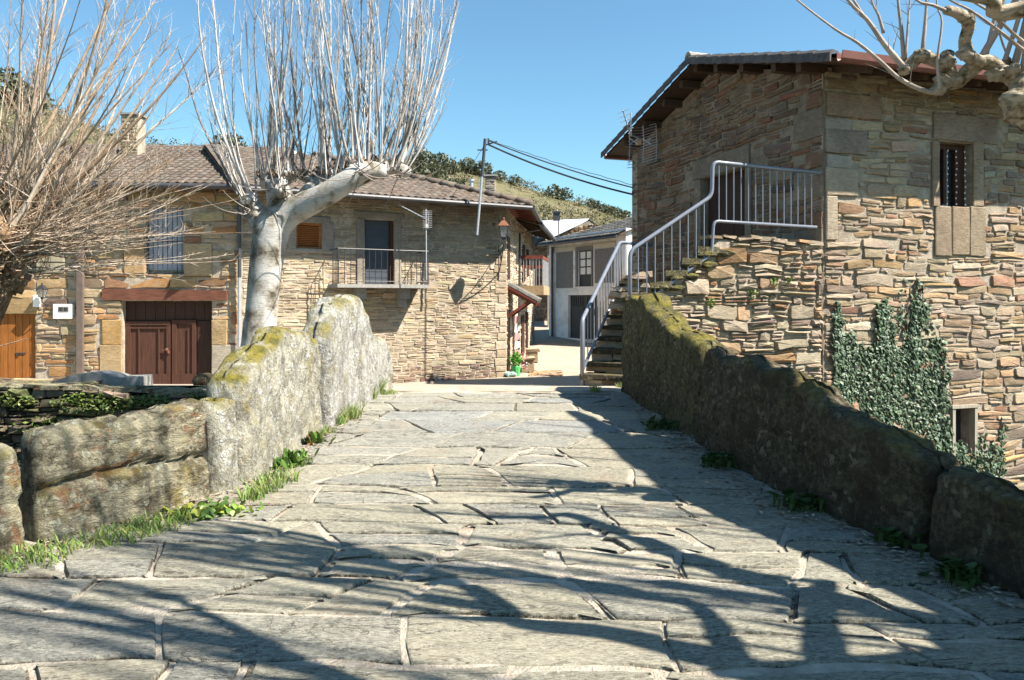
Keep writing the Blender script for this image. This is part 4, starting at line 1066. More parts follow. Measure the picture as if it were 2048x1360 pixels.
for i in range(13):
    u = .25+i*.62; a = PR.pt(u, O.z+SL*eo-.06, -.1); b = PR.pt(u, O.z-.02-.06, eo-.1)
    MB().obox(a, b, .11, .15).build('rafter', M_SOFFIT, hr)
for k, u in enumerate((.5, 1.5, 2.5, 3.3, 3.91, 4.7, 5.6, 6.6, 7.3)):
    a = PG.pt(u, gtop(u)-.02, -.1); MB().obox(a, PG.pt(u, gtop(u)-.02, .48), .14, .16).build('purlin', M_SOFFIT, hr)
MB().box((0,0,0), (.3, 7.3, 8)).build('rear_wall', M_MORT_R, hr, local=PR.M @ Matrix.Translation(V(7.4, 3.8, 0)))
MB().box((0,0,0), (7.5, .3, 8.5)).build('rear_wall', M_MORT_R, hr, local=PR.M @ Matrix.Translation(V(3.75, 7.2, -.3)))

# ------------------------------------------------------------------ stone stair
PS3 = Plane(1.92, 12.3, 1.92+.949, 12.3+.316); rng = random.Random(12)
sr = thing('stone_stair', PS3.pt(2, -2), 'rough stone outside stair climbing to the gable door of the right house', 'stair')
tops = [(-.02, .1), (.42, .3), (.72, .5), (1.02, .7), (1.32, .9), (1.62, 1.1)]
core = MB(); PSL = 3.84
for (s, z), (s2, _) in zip(tops, tops[1:]+[(PSL, 0)]):
    yb = 3.1; fp_ = [(s, .03), (PSL, .03), (PSL, yb+.002*z), (min(s+.88*yb, PSL-.01), yb+.002*z)]
    core.add([(a, b, -4.6) for a, b in fp_]+[(a, b, z-.06) for a, b in fp_], [(0,3,2,1),(4,5,6,7),(0,1,5,4),(1,2,6,5),(2,3,7,6),(3,0,4,7)])
core.build('stair_core', M_MORT_R, sr, local=PS3.M)
def stop(u):
    z = -.3
    for s, t_ in tops:
        if u >= s: z = t_
    return z-.1
slabs = []
for k, (s, z) in enumerate(tops[:-1]):
    s2 = tops[k+1][0]
    m = MB(); w = s2-s+.1
    x0, x1, yb = -w/2, w/2, 1.9
    fp_ = [(x0, -1.52), (x1, -1.52), (x1+.88*yb, yb-1.52), (x0+.88*yb, yb-1.52)]
    m.add([(a+rng.uniform(-.02,.02), b+rng.uniform(-.03,.0), c_+rng.uniform(-.012,.012)) for c_ in (-.05, .05) for a, b in fp_], [(0,3,2,1),(4,5,6,7),(0,1,5,4),(1,2,6,5),(2,3,7,6),(3,0,4,7)], [(.2,.18,.12), (.16,.16,.09), (.22,.17,.11), (.16,.15,.1), (.19,.17,.13)][k])
    m.build('step', M_PARA_RM, sr, local=PS3.M @ Matrix.Translation(V(s+w/2-.1, 1.42, z-.05)) @ Matrix.Rotation(rng.uniform(-.02,.02), 4, 'Y'))
    for q in range(2):   # rough blocks showing at the side below each tread
        m = MB(); m.blob((0,0,0), (rng.uniform(.16,.3), .12, rng.uniform(.05,.08)), 10, .35, rng.uniform(0, 30), (.2,.16,.11), 1.2)
        m.build('edge_stone', M_PARA_RM, sr, local=PS3.M @ Matrix.Translation(V(s+.15+q*.28, -.02, z-.10)))
for q in range(9):      # uneven flat stones along the top of the landing wall
    u = 1.6+q*.25; w = rng.uniform(.2, .36); m = MB().box((0,0,0), (w, rng.uniform(.3,.5), rng.uniform(.04,.075)), jit=.018, col=pick(rng, PAL_R))
    m.build('coping_stone', M_STONE, sr, local=PS3.M @ Matrix.Translation(V(u+w/2-.06, .15, 1.09+rng.uniform(-.04,.03)-.03*q/4)) @ Matrix.Rotation(rng.uniform(-.07,.07), 4, 'Y'))
PAL_S = [(3,(.34,.285,.21)), (1,(.32,.225,.14)), (2,(.29,.245,.19)), (1,(.38,.33,.255)), (.5,(.2,.165,.14)), (.5,(.29,.18,.1))]
ST_S = dict(h=(.13,.3), w=(.22,.6), gap=(.008,.022), prot=(.03,.10), pal=PAL_S, warp=.07, p2=.4, p3=.38, splith=.11)
cw = bpy.data.objects.new('stair_wall', MB().add([(0.1,-.002,-4.5),(PSL,-.002,-4.5),(PSL,-.002,1.0),(1.7,-.002,1.0),(.1,-.002,-.1)], [(0,1,2,3,4)]).mesh('stair_wall', M_MORT_R)); put(cw, sr, PS3.M)
rubble(cw, PS3.M, .0, PSL+.02, -3.0, 1.05, rng, ST_S, [], top=stop, nparts=170, vis=lambda c: c[2] > -1.6)
rubble(cw, PS3.M, .0, PSL+.02, -4.5, -3.0, rng, ST_S, [], nparts=0)
# first flight, rising away from the bridge
A = V(1.14, 12.2, 0); e = V(.389, .921, 0); rt = V(.921, -.389, 0)
zf = roadz(12.2)
for k in range(8):
    z = zf+.19*(k+1); c = A+e*(.15+.3*k+.6)+rt*.48
    Mx = Matrix(((rt.x, e.x, 0, c.x), (rt.y, e.y, 0, c.y), (0,0,1,0), (0,0,0,1)))
    MB().box((0, -.1, z-1.0), (.94, .62, 1.86)).build('stair_core', M_MORT_D, sr, local=Mx)
    m = MB().box((0,0,0), (1.0+rng.uniform(-.06,.06), .46, .07), jit=.018, col=rng.choice([(.2,.18,.15),(.24,.22,.18)]))
    m.build('step', M_PARA_R, sr, local=Mx @ Matrix.Translation(V(0, -.55, z-.035)))
    for q in range(3):
        w = rng.uniform(.26, .4)
        MB().box((0,0,0), (w, .3, .115), jit=.02, col=pick(rng, PAL_S)).build('riser_stone', M_STONE, sr, local=Mx @ Matrix.Translation(V(-.33+.33*q, -.55, z-.13)))
c = A+e*3.3+rt*1.25
MB().box((0,0,0), (1.3, 1.7, 1.9)).build('middle_landing', M_MORT_R, sr, local=Matrix(((rt.x, e.x, 0, c.x), (rt.y, e.y, 0, c.y), (0,0,1,-.8), (0,0,0,1))))
for k in range(14):
    c = at(rng.uniform(1226, 1252), 0, 12.9+rng.uniform(0,.5)); z = -.15+.045*k
    m = MB().box((0,0,0), (rng.uniform(.3,.5), .4, rng.uniform(.04,.08)), jit=.03, col=pick(rng, PAL_S)); m.build('edge_stone', M_STONE, sr, local=Matrix.Translation(V(c.x+.1+k*.015, c.y, z)) @ Matrix.Rotation(rng.uniform(-.3,.3), 4, 'Z'))

# ------------------------------------------------------------------ railings
def bend(pts, r=.1, n=5):
    out = [pts[0]]
    for a, b, c in zip(pts, pts[1:], pts[2:]):
        d1 = (a-b).normalized(); d2 = (c-b).normalized(); rr = min(r, (a-b).length*.45, (c-b).length*.45)
        for i in range(n+1):
            t_ = i/n; out.append((b+d1*rr)*(1-t_)**2+b*2*t_*(1-t_)+(b+d2*rr)*t_**2)
    out.append(pts[-1]); return out
PRL = Plane(1.90, 12.2, 1.90+.949, 12.2+.316)
rg = thing('stair_railing', PRL.pt(.02, -.3), 'sunlit blue-grey tubular railing on the near side of the stone stair', 'railing')
T = [PRL.pt(.02, -.45), PRL.pt(.02, .80), PRL.pt(1.56, 1.76), PRL.pt(1.58, 2.34), PRL.pt(3.80, 2.27)]
Bt = [PRL.pt(.05, -.2), PRL.pt(1.56, .78), PRL.pt(1.60, 1.34), PRL.pt(3.72, 1.30)]
MB().tube(bend(T, .12), .034, 10).build('handrail', M_RAIL, rg, smooth=True)
MB().tube(bend(Bt, .1), .026, 10).build('lower_rail', M_RAIL, rg, smooth=True)
zt_ = lambda s: .80+(1.76-.80)*(s-.02)/1.54 if s < 1.56 else 2.34-.07*(s-1.58)/2.22
zb_ = lambda s: -.2+.98*(s-.05)/1.51 if s < 1.56 else 1.34-.04*(s-1.6)/2.12
for s in [.17+.155*i for i in range(9)]+[1.70+.147*i for i in range(14)]:
    MB().tube([PRL.pt(s, zb_(s)), PRL.pt(s, zt_(s))], .010, 6).build('baluster', M_RAIL, rg)
MB().tube([PRL.pt(3.78, 2.27), PRL.pt(3.78, 2.27, -.2)], .03, 8).build('wall_fixing', M_RAIL, rg); MB().tube([PRL.pt(3.72, 1.30), PRL.pt(3.72, 1.30, -.2)], .024, 8).build('wall_fixing', M_RAIL, rg)
rg2 = thing('stair_railing', V(1.14, 12.2, zf), 'dark blue-grey railing in shade on the street side, left of the stone steps', 'railing')
p0 = V(1.14, 12.2, zf); p1 = V(1.14, 12.2, -.33); p2 = V(2.07, 14.4, 1.11); p3 = V(2.75, 14.75, 1.08)
q1 = V(1.14, 12.2, -1.16); q2 = V(2.07, 14.4, .29); q3 = V(2.75, 14.75, .26)
MB().tube(bend([p0, p1, p2, p3], .09), .034, 10).build('handrail', M_RAIL, rg2, smooth=True)
MB().tube(bend([q1, q2, q3], .06), .026, 10).build('lower_rail', M_RAIL, rg2, smooth=True)
for i in range(13):
    f_ = (i+.7)/13; MB().tube([q1.lerp(q2, f_), p1.lerp(p2, f_)], .010, 6).build('baluster', M_RAIL, rg2)
for i in range(6):
    f_ = (i+.3)/6; MB().tube([q2.lerp(q3, f_), p2.lerp(p3, f_)], .010, 6).build('baluster', M_RAIL, rg2)

# ================================================================== WHITE HOUSE
PW = Plane(1.8, 36.5, 4.75, 31.24)
hw = thing('white_house', PW.pt(2, -1.8), 'white plastered house up the street with grey panels and dark garage door', 'house')
gar = PW.rect(1136, 590, 1196, 678); wwn = PW.rect(1156, 500, 1184, 573)
ww = wall_mesh(hw, PW.M, 0, PW.L, -2.6, 3.0, [gar, wwn], M_WHITEP)
for r in (PW.rect(1113, 503, 1146, 576), PW.rect(1190, 497, 1229, 566)): MB().box(((r[0]+r[1])/2, -.01, (r[2]+r[3])/2), (r[1]-r[0], .03, r[3]-r[2])).build('render_panel', M_GREYP, hw, local=PW.M)
r = PW.rect(1104, 493, 1232, 500); MB().box(((r[0]+r[1])/2, -.012, (r[2]+r[3])/2+.04), (r[1]-r[0], .05, .22)).build('cornice', M_CREAM, hw, local=PW.M)
r = PW.rect(1112, 578, 1232, 588); MB().box((PW.L/2, -.012, r[3]), (PW.L, .04, .06)).build('string_course', M_WHITEP, hw, local=PW.M)
u0, u1, z0, z1 = wwn
MB().box((u0-.07, -.02, (z0+z1)/2), (.13, .08, z1-z0)).box((u1+.05, -.02, (z0+z1)/2), (.1,.08,z1-z0)).box(((u0+u1)/2, -.02, z1+.08), (u1-u0+.24,.08,.16)).build('window_surround', M_GREYP, hw, local=PW.M)
w_ = MB().box(((u0+u1)/2, .1, (z0+z1)/2), (u1-u0, .04, z1-z0)).build('balcony_door', M_GARAGE, hw, local=PW.M)
for i in range(2):
    for j in range(3):
        MB().box((u0+(u1-u0)*(.27+.46*i), .07, z1-.22-.36*j), ((u1-u0)*.34, .02, .3)).build('pane', M_PLAST, w_, local=PW.M)
u0, u1, z0, z1 = gar
g_ = MB().box(((u0+u1)/2, .16, (z0+z1)/2), (u1-u0, .04, z1-z0)).build('garage_door', M_GARAGE, hw, local=PW.M)
for i in range(2):
    MB().box((u0+(u1-u0)*(.27+.46*i), .125, (z0+z1)/2-.2), ((u1-u0)*.4, .04, z1-z0-.7)).build('door_panel', M_GARAGE, g_, local=PW.M)
    for j in range(5): MB().box((u0+(u1-u0)*(.12+.46*i+.075*j), .125, z1-.3), (.05, .04, .4)).build('grille_bar', M_IRON, g_, local=PW.M)
u_ = PW.hit(1108)[0]; MB().tube([PW.pt(u_, 2.55, .1), PW.pt(u_, -1.9, .1)], .06, 8).build('downpipe', M_PIPE, hw)
OW = PW.pt(-.2, 2.72, .42); cw_ = math.cos(math.atan(.36)); vw = 4.3/cw_; roof(hw, OW, PW.d, -PW.n, .36, PW.L+.35, 4.3, cols=TG, nparts=90, w=.23, l=.38, inside=lambda u, v: u > v*cw_*1.0+.05, poly=[(0,0),(PW.L+.35,0),(PW.L+.35,vw),(4.3,vw)])
MB().tube([PW.pt(-.2, 2.64, .48), PW.pt(PW.L, 2.64, .48)], .06, 8).build('gutter', M_GUT_D, hw)
e1 = PW.pt(PW.L, 0, 0); MB().box((0,0,0), (.3, 7, 5.6)).build('side_wall', M_CREAM, hw, local=PW.M @ Matrix.Translation(V(PW.L-.15, 3.8, .2)))
MB().box((0,0,0), (.3, 7, 5.6)).build('side_wall', M_CREAM, hw, local=PW.M @ Matrix.Translation(V(.15, 3.8, .2)))
# barn with pale metal roof behind it
hb = thing('barn', V(4.0, 43, -1), 'low stone barn with a pale metal sheet roof and black chimney behind the white house', 'barn')
a0 = at(1088, 442, 44); rdg0 = at(1172, 438, 43); e0 = at(1100, 476, 41); rdg = at(1178, 438, 41.5); e1 = at(1230, 475, 41)
qs_ = (at(1102,473,40), at(1178,437,42), at(1084,441,49), at(1074,474,46))
MB().add(list(qs_)+[q_+V(0,0,-.08) for q_ in qs_], [(0,1,2,3),(7,6,5,4),(0,4,5,1)]).build('roof', M_METALROOF, hb)
MB().add([rdg, e1, e1+V(0,6,0), rdg+V(-.2,6,.1), rdg+V(0,0,-.1), e1+V(0,0,-.1)], [(0,1,2,3), (0,4,5,1)]).build('roof', M_GUT_D, hb)
Pb = Plane(at(1095,0,41.3).x, 41.3, at(1215,0,41.3).x, 41.3)
wb = wall_mesh(hb, Pb.M, 0, Pb.L, -1.5, 3.3, [], M_MORT_R, gable=[(Pb.L, 3.45), (Pb.hit(1178)[0], 4.35), (0, 3.45)])
rubble(wb, Pb.M, 0, Pb.L, 2.6, 4.4, random.Random(4), dict(h=(.1,.22), w=(.15,.45), gap=(.01,.03), prot=(.02,.08), pal=[(2,(.42,.25,.11)), (1,(.45,.38,.28)), (1,(.3,.2,.12))], warp=.06), top=lambda u: 4.3-abs(u-Pb.hit(1178)[0])*.42, nparts=60)
c = at(1113, 441, 40.8); MB().box((c.x, c.y, c.z+.2), (.36,.36,.42)).box((c.x, c.y, c.z+.45), (.46,.46,.08)).build('chimney', M_GUT_D, hb)
c = at(1117, 475, 38.5); MB().tube([(c.x, c.y, 3.0), (c.x, c.y, 4.1)], .03, 6).build('vent_pipe', M_PIPE, hb)
# far shaded stone house closing the street
Pf = Plane(-1.5, 46.5, 3.2, 46.0); hf = thing('stone_house', Pf.pt(2, -1), 'dim stone house closing the street behind the red balcony', 'house')
wf = wall_mesh(hf, Pf.M, 0, Pf.L, -1.6, 3.6, [], M_MORT_R); rubble(wf, Pf.M, 0, Pf.L, -1.4, 3.5, random.Random(2), dict(ST_R, pal=PAL_SHADE), nparts=40)  # reuses the palette with shade painted into the stone colours
roof(hf, Pf.pt(-.3, 3.4, .5), Pf.d, -Pf.n, .35, Pf.L+.6, 4, cols=TG, nparts=30)
# ================================================================== STREET LAMP, MAST, WIRES, ANTENNAS
lc = V(-.25, 22.6, 1.72)
sl_ = thing('street_lamp', PC.pt(PC.L-.3, .9, 0), 'black street lantern with copper top on a scroll bracket at the house corner', 'street lamp')
lantern(sl_, lc+V(0,0,.1), .66, M_COPPER)
wp = PC.pt(PC.L-.25, .85, .02); arm = []
for i in range(9):
    t = i/8; q = wp.lerp(lc, t); q.z += -.12*math.sin(t*math.pi); arm.append(q)
MB().tube(arm, .018, 6).build('bracket_arm', M_IRON, sl_)
arm = [PC.pt(PC.L-.25, 1.6, .02).lerp(lc+V(0,0,.0), i/8)+V(0,0,-.18*math.sin(i/8*math.pi)) for i in range(9)]
MB().tube(arm, .014, 6).build('bracket_arm', M_IRON, sl_)
sc_ = MB(); c_ = wp.lerp(lc, .45)+V(0,0,.12)
dx = (lc-wp).normalized()
sc_.tube([c_+dx*(math.cos(a)*(.17-.02*a/1.5))+V(0,0,math.sin(a)*(.17-.02*a/1.5)) for a in [i*.45 for i in range(20)]], .010, 5); sc_.build('scroll', M_IRON, sl_)
MB().tube([PC.pt(PC.L-.25, .7, .03), PC.pt(PC.L-.25, 1.75, .03)], .02, 6).build('wall_bar', M_IRON, sl_)

ms_ = thing('cable_mast', at(957, 470, 21.9), 'leaning metal mast clamped to the house eave carrying the overhead cables', 'mast')
m0 = at(954, 470, 21.9); m1 = at(970, 281, 21.9)
MB().tube([m0, m1], .036, 8).build('pole', M_ALU, ms_); MB().tube([m0.lerp(m1,.62), m1+(m1-m0).normalized()*.05], .046, 8).build('sleeve', M_GUT_D, ms_)
MB().tube([m1+V(-.05,0,-.15), m1+V(.35,0,-.03)], .02, 6).tube([m1+V(.1,0,-.1), m1+V(.1,0,.06)], .03, 6).build('insulator', M_IRON, ms_)
MB().tube([m0.lerp(m1,.9)+V(-.2,0,0), m0.lerp(m1,.9)+V(.1,0,0)], .02, 6).build('clamp', M_IRON, ms_)
def cable(a, b, sag, r, label, n=24, wig=0):
    pts = [a.lerp(b, i/n)+V(0,0,-sag*4*(i/n)*(1-i/n)+wig*math.sin(i*2.1)) for i in range(n+1)]
    return tag(MB().tube(pts, r, 5).build('overhead_cable', M_IRON), label, 'cable', 'overhead cables from the mast')
h_ = PG.pt(.1, 0, .05)
hz1 = at(1266, 379, h_.y-.1); hz2 = at(1266, 389, h_.y-.1)
cable(m1+V(.1,0,.0), hz1+V(0,0,.05), .08, .018, 'uppermost overhead cable between the mast and the tall right house')
cable(m1+V(.1,0,-.12), hz2, .12, .026, 'lower, thicker overhead cable between the mast and the tall right house')
cable(m1+V(.1,0,.02), hz1+V(0,0,.12), .04, .008, 'thinnest wire alongside the overhead cables', wig=.012)
cable(m1+V(0,0,-.1), PC.pt(*PC.hit(855, 470, .1), .1), .02, .007, 'thin guy wire running down from the mast to the antenna on the balcony')

an = thing('television_antenna', at(853, 575, 21.0), 'small television antenna on a thin pole at the right end of the iron balcony', 'antenna')
a0 = at(853, 560, 21.05); a1 = at(852, 418, 21.05)
MB().tube([a0, a1], .018, 6).build('pole', M_ALU, an)
b0 = at(797, 409, 21.3); b1 = at(857, 440, 20.9); MB().tube([b0, b1], .014, 6).build('boom', M_ALU, an)
dd_ = (b1-b0).normalized(); sd = dd_.cross(V(0,0,1)).normalized()
for i in range(9): c = b0.lerp(b1, .05+i*.11); MB().tube([c-sd*.09, c+sd*.09], .006, 5).build('element', M_ALU, an)
for s in (-1, 1):
    m = MB(); e_ = b1+V(0,0,.02)
    for k in range(5): m.tube([e_+V(-.16,0,s*.03+s*.05*k), e_+V(.1,0,s*.03+s*.05*k)], .006, 5)
    m.tube([e_, e_+V(-.02,0,s*.26)], .008, 5); m.build('reflector', M_ALU, an)
MB().box(tuple(at(853,452,21)), (.1,.06,.1)).build('junction_box', M_PLAST, an)

ga = thing('television_antenna', PG.pt(.6, 2.4), 'large grid reflector television antenna on the gable under the roof edge', 'antenna')
yg = 18.9
MB().tube([at(1322, 292, 19.6), at(1262, 270, yg), at(1262, 225, yg)], .022, 6).build('pole', M_ALU, ga)
gm = MB()
for k in range(15):
    t = k/14; y_ = 250+74*t; cv = .25*(1-abs(t-.5)*2)
    p0 = at(1257-3*t, y_+6+6*t, yg-.1); p1 = at(1312+2*t, y_-3+0*t, yg-.1); mid = (p0+p1)/2+V(0,.22+cv*.3,0)
    gm.tube([p0+V(0,-cv*.3,0), mid, p1+V(0,-cv*.3,0)], .007, 4)
for x in (1258, 1286, 1312): gm.tube([at(x, 254-(x-1258)*.09, yg-.05), at(x+2, 290-(x-1258)*.09, yg+.1), at(x, 328-(x-1258)*.12, yg-.05)], .010, 5)
gm.build('reflector_grid', M_ALU, ga)
bm = MB(); bm.tube([at(1258, 262, yg-.2), at(1246, 221, yg-.8)], .014, 5)
for i in range(4): c = at(1258, 262, yg-.2).lerp(at(1246, 221, yg-.8), .3+.22*i); bm.tube([c+V(-.14,0,-.05), c+V(.14,0,.06)], .008, 5)
bm.build('boom', M_ALU, ga)
MB().box(tuple(at(1277, 285, yg-.25)), (.13,.1,.13)).build('amplifier_box', M_ORANGE, ga)
for x in (1268, 1294):
    m = MB()
    for s in (-1, 1): m.tube([at(x, 283, yg-.3)+V(.1*s,0,.08), at(x, 283, yg-.3), at(x, 283, yg-.3)+V(.1*s,0,-.08)], .012, 5)
    m.build('dipole', M_ALU, ga)
pts = [PG.pt(1.35+.0*i, 2.9-.0, .1) for i in (0,)]; q0 = at(1318, 312, 19.4)
MB().tube([q0, q0+V(.02,0,-.5), q0+V(.25,0,-.85), q0+V(.5,0,-.6), q0+V(.5,0,-.1)], .01, 5).build('cable_loop', M_PLAST, ga)

# flowers, bag, laundry, orange hose
pt_ = thing('potted_plant', at(1028, 752, 24.2), 'bright green potted plant in a green bag at the foot of the house corner', 'potted plant')
c = V(.12, 24.35, roadz(24.4)); MB().tube([c, c+V(0,0,.3), c+V(0,0,.32)], [.13,.17,.16], 10).build('pot', m_plain('green_bag', (.08,.4,.12), .5, .2, 4), pt_)
c2 = c+V(-.18,-.35,0); MB().blob((c2.x,c2.y,c2.z+.09), (.22,.16,.1), 10, .4, 3).build('bag', m_plain('teal_bag', (.3,.45,.4), .5, .2, 4), pt_)
def leaves(n, c, r, size, cols, rng, m=None, flat=False, up=.3):
    m = m or MB()
    for _ in range(n):
        while True:
            d = V(rng.uniform(-1,1), rng.uniform(-1,1), rng.uniform(-1,1))
            if d.length < 1: break
        p = V(c[0]+d.x*r[0], c[1]+d.y*r[1], c[2]+d.z*r[2]); s = size*rng.uniform(.6, 1.3)
        a = V(rng.uniform(-1,1), rng.uniform(-1,1), rng.uniform(-.4,.8)).normalized(); b = a.cross(V(rng.uniform(-1,1), rng.uniform(-1,1), rng.uniform(.2,1))).normalized()
        k = rng.uniform(.7, 1.2); cc = rng.choice(cols); cc = tuple(q*k for q in cc); nn_ = a.cross(b)*s*.15
        m.add([p-a*s*.5, p+b*s*.32+nn_, p+a*s*.6, p-b*s*.32+nn_], [(0,1,2), (0,2,3)], cc)
    return m
rl = random.Random(50)
leaves(170, (c.x,c.y,c.z+.52), (.24,.2,.26), .11, [(.1,.3,.04), (.16,.42,.06)], rl).build('foliage', M_LEAF, pt_)
leaves(40, (c.x+.25,c.y+.4,c.z+.45), (.25,.3,.3), .1, [(.7,.7,.68), (.6,.12,.14), (.75,.4,.5)], rl).build('flowers', M_LEAF, pt_)
lv = MB(); cb = PS.pt(1.0, 0, .25)
for k in range(5):
    z = roadz(24.6)+.55+k*.28; lv.add([(cb.x-.05, cb.y-.3, z), (cb.x+.12, cb.y+.3, z+.02), (cb.x+.15, cb.y+.28, z+.24), (cb.x-.03, cb.y-.32, z+.25)], [(0,1,2,3)], (.75,.72,.7) if k % 2 else (.5,.3,.3))
tag(lv.build('hanging_cloth', M_LEAF), 'white and red cloths hanging by the doorway in the side street', 'cloth')
m = MB(); pts = []
for i in range(90):
    a = i*.42; c = at(1095+36*math.sin(i*.21)+6*math.sin(i*.9), 744+2.2*math.cos(a), 0.001)
    y = 24.6+.5*math.cos(i*.42)+.25*math.sin(i*.17); x = (1092+34*math.sin(i*.29)-1024)*y/F; pts.append(V(x, y, roadz(y)+.03+.015*(i % 3)))
tag(m.tube(pts, .013, 6).build('garden_hose', M_ORANGE), 'orange hose lying in loose coils on the sunlit street', 'hose')

# ================================================================== LOW RIVERSIDE WALL, TROUGH, BOULDER
rng = random.Random(61)
PLW = Plane(-15, 13.0, -4.9, 13.0)
lw = thing('river_wall', V(-9, 13, -4.4), 'low dry stone wall overgrown with ivy behind the left parapet', 'wall')
tl = lambda u: -1.52+.05*fr(u*1.3, 0, 3, 3)-.10*ss((u-6.5)/3)
cr = wall_mesh(lw, PLW.M, 0, PLW.L, -4.6, -1.75, [], M_MORT_D, .6)
rubble(cr, PLW.M, 3.5, PLW.L, -3.0, -1.5, rng, dict(h=(.08,.18), w=(.15,.5), gap=(.004,.012), prot=(.04,.16), pal=[(2,(.15,.13,.09)), (1,(.1,.09,.06)), (1,(.2,.17,.13)), (1,(.12,.13,.06))], warp=.06), top=tl, nparts=150)
rubble(cr, PLW.M, 0, PLW.L, -4.5, -3.0, rng, dict(h=(.12,.3), w=(.2,.6), gap=(.004,.012), prot=(.04,.1), pal=[(1,(.15,.13,.09))], warp=.06), nparts=0)
for k in range(26):
    u = 3.2+k*.27; m = MB().box((0,0,0), (rng.uniform(.25,.45), .55, rng.uniform(.05,.1)), jit=.03, col=rng.choice([(.2,.19,.13),(.16,.17,.08),(.24,.22,.17)]))
    m.build('coping_stone', M_PARA_L2, cr, local=PLW.M @ Matrix.Translation(V(u, .2, tl(u)+.02)) @ Matrix.Rotation(rng.uniform(-.2,.2), 4, 'Y') @ Matrix.Rotation(rng.uniform(-.2,.2), 4, 'Z'))
iv = MB()
for cx_, cz_, rx, rz, n in ((190,806,95,22,420), (420,792,50,14,160), (30,800,40,16,130), (300,800,45,14,150), (115,850,90,20,160)):
    p = at(cx_, cz_, 12.85); leaves(n, p, (rx*12.85/F, .12, rz*12.85/F), .07, [(.10,.16,.03), (.14,.2,.04), (.06,.1,.02), (.2,.24,.06)], rng, iv)
o = iv.build('wall_plants', M_LEAF); tag(o, 'patches of small bright green leaves growing over the low riverside wall', 'plants', kind='stuff')
# trough-like carved stone
pts = [(100,776),(100,763),(125,758),(165,746),(200,743),(230,748),(247,753),(290,752),(291,777)]
tr = MB().prism([((x-1024)*13.9/F, (HY-y)*13.9/F) for x, y in pts], 13.7, 14.2); 
tag(tr.build('stone_trough', M_GREYSTONE), 'smooth grey stone bench with a curved back in front of the brown double door', 'bench')
p = at(412, 762, 14.2)
tag(MB().blob((p.x, p.y, p.z), (.24,.2,.16), 16, .18, 4, (.08,.065,.05), .8).build('boulder', M_PARA_R, smooth=True), 'dark rounded boulder beside the right jamb of the double door', 'boulder')
p = at(452, 765, 14.4)
tag(MB().blob((p.x, p.y, p.z), (.20,.2,.16), 16, .18, 9, (.2,.2,.2), .8).build('boulder', M_PARA_L2, smooth=True), 'brown rounded boulder against the wall next to the plane tree', 'boulder')

# ================================================================== TREES
class Shoot:
    pass
def curve(p, d, L, n, rng, wob=.05, grav=0.0, up=0.0, bias=None):
    pts = [Vector(p)]; d = Vector(d).normalized(); st = L/n
    w = V(rng.uniform(-1,1), rng.uniform(-1,1), rng.uniform(-1,1))*wob
    for i in range(n):
        w = w*.6+V(rng.uniform(-1,1), rng.uniform(-1,1), rng.uniform(-.5,.5))*wob
        d = (d+w+V(0,0,up-grav)*st+(bias*st if bias is not None else V(0,0,0))).normalized(); pts.append(pts[-1]+d*st)
    return pts
def along(pts, t):
    x = t*(len(pts)-1); i = min(int(x), len(pts)-2); return pts[i].lerp(pts[i+1], x-i), (pts[i+1]-pts[i]).normalized()
def add_shoot(m, p, d, L, r, rng, n=9, sides=5, wob=.05, up=.25, tipk=.2, bias=None):
    pts = curve(p, d, L, n, rng, wob, 0, up, bias)
    m.tube(pts, [r*(1-(1-tipk)*(i/n)**.9) for i in range(n+1)], sides, caps=False); return pts
def twigs(tw, pts, k, L, r, rng, t0=.2, spread=.8, up=.3, sides=3, sub=0):
    for _ in range(k):
        t = rng.uniform(t0, 1); p, d = along(pts, t); a = V(rng.uniform(-1,1), rng.uniform(-1,1), rng.uniform(-.3,.8)).normalized()
        dd = (d+a*spread).normalized(); l = L*rng.uniform(.4, 1.1)*(1.2-t*.6)
        q = curve(p, dd, l, 4, rng, .10, 0, up); rr = r*(1.1-.5*t); tw.tube(q, [rr, rr*.8, rr*.6, rr*.45, rr*.25], sides, caps=False)
        if sub: twigs(tw, q, sub, L*.45, r*.55, rng, .2, .9, up, 3, 0)

# --- centre plane tree (pollarded, pale)
rng = random.Random(77)
ct = thing('plane_tree', V(-4.25, 12.0, -1.6), 'pollarded pale-barked tree with upright leafless shoots in front of the middle house', 'tree')
Yt = 12.0
def cp(px, py, dy=0): return at(px, py, Yt+dy)
tr = MB()
trunk = [cp(498, 835), cp(505, 775), cp(513, 720), cp(520, 650), cp(527, 580), cp(535, 510), cp(545, 455), cp(552, 425)]
def dense(pts, k=4):
    out = []
    n = len(pts)
    for i in range(n-1):
        a, b, c, d = pts[max(i-1,0)], pts[i], pts[i+1], pts[min(i+2,n-1)]
        for j in range(k):
            t = j/k; out.append(.5*((2*b)+(c-a)*t+(2*a-5*b+4*c-d)*t*t+(3*b-a-3*c+d)*t**3))
    return out+[pts[-1]]
def densr(rs, k=4):
    out = []
    for a, b in zip(rs, rs[1:]): out += [a+(b-a)*j/k for j in range(k)]
    return out+[rs[-1]]
s_ = Yt/F
tr.tube(dense(trunk), densr([46*s_, 37*s_, 34*s_, 32*s_, 31*s_, 32*s_, 35*s_, 26*s_]), 22, rough=.07, seed=3)
tr.build('trunk', M_BARK_C, ct, smooth=True)
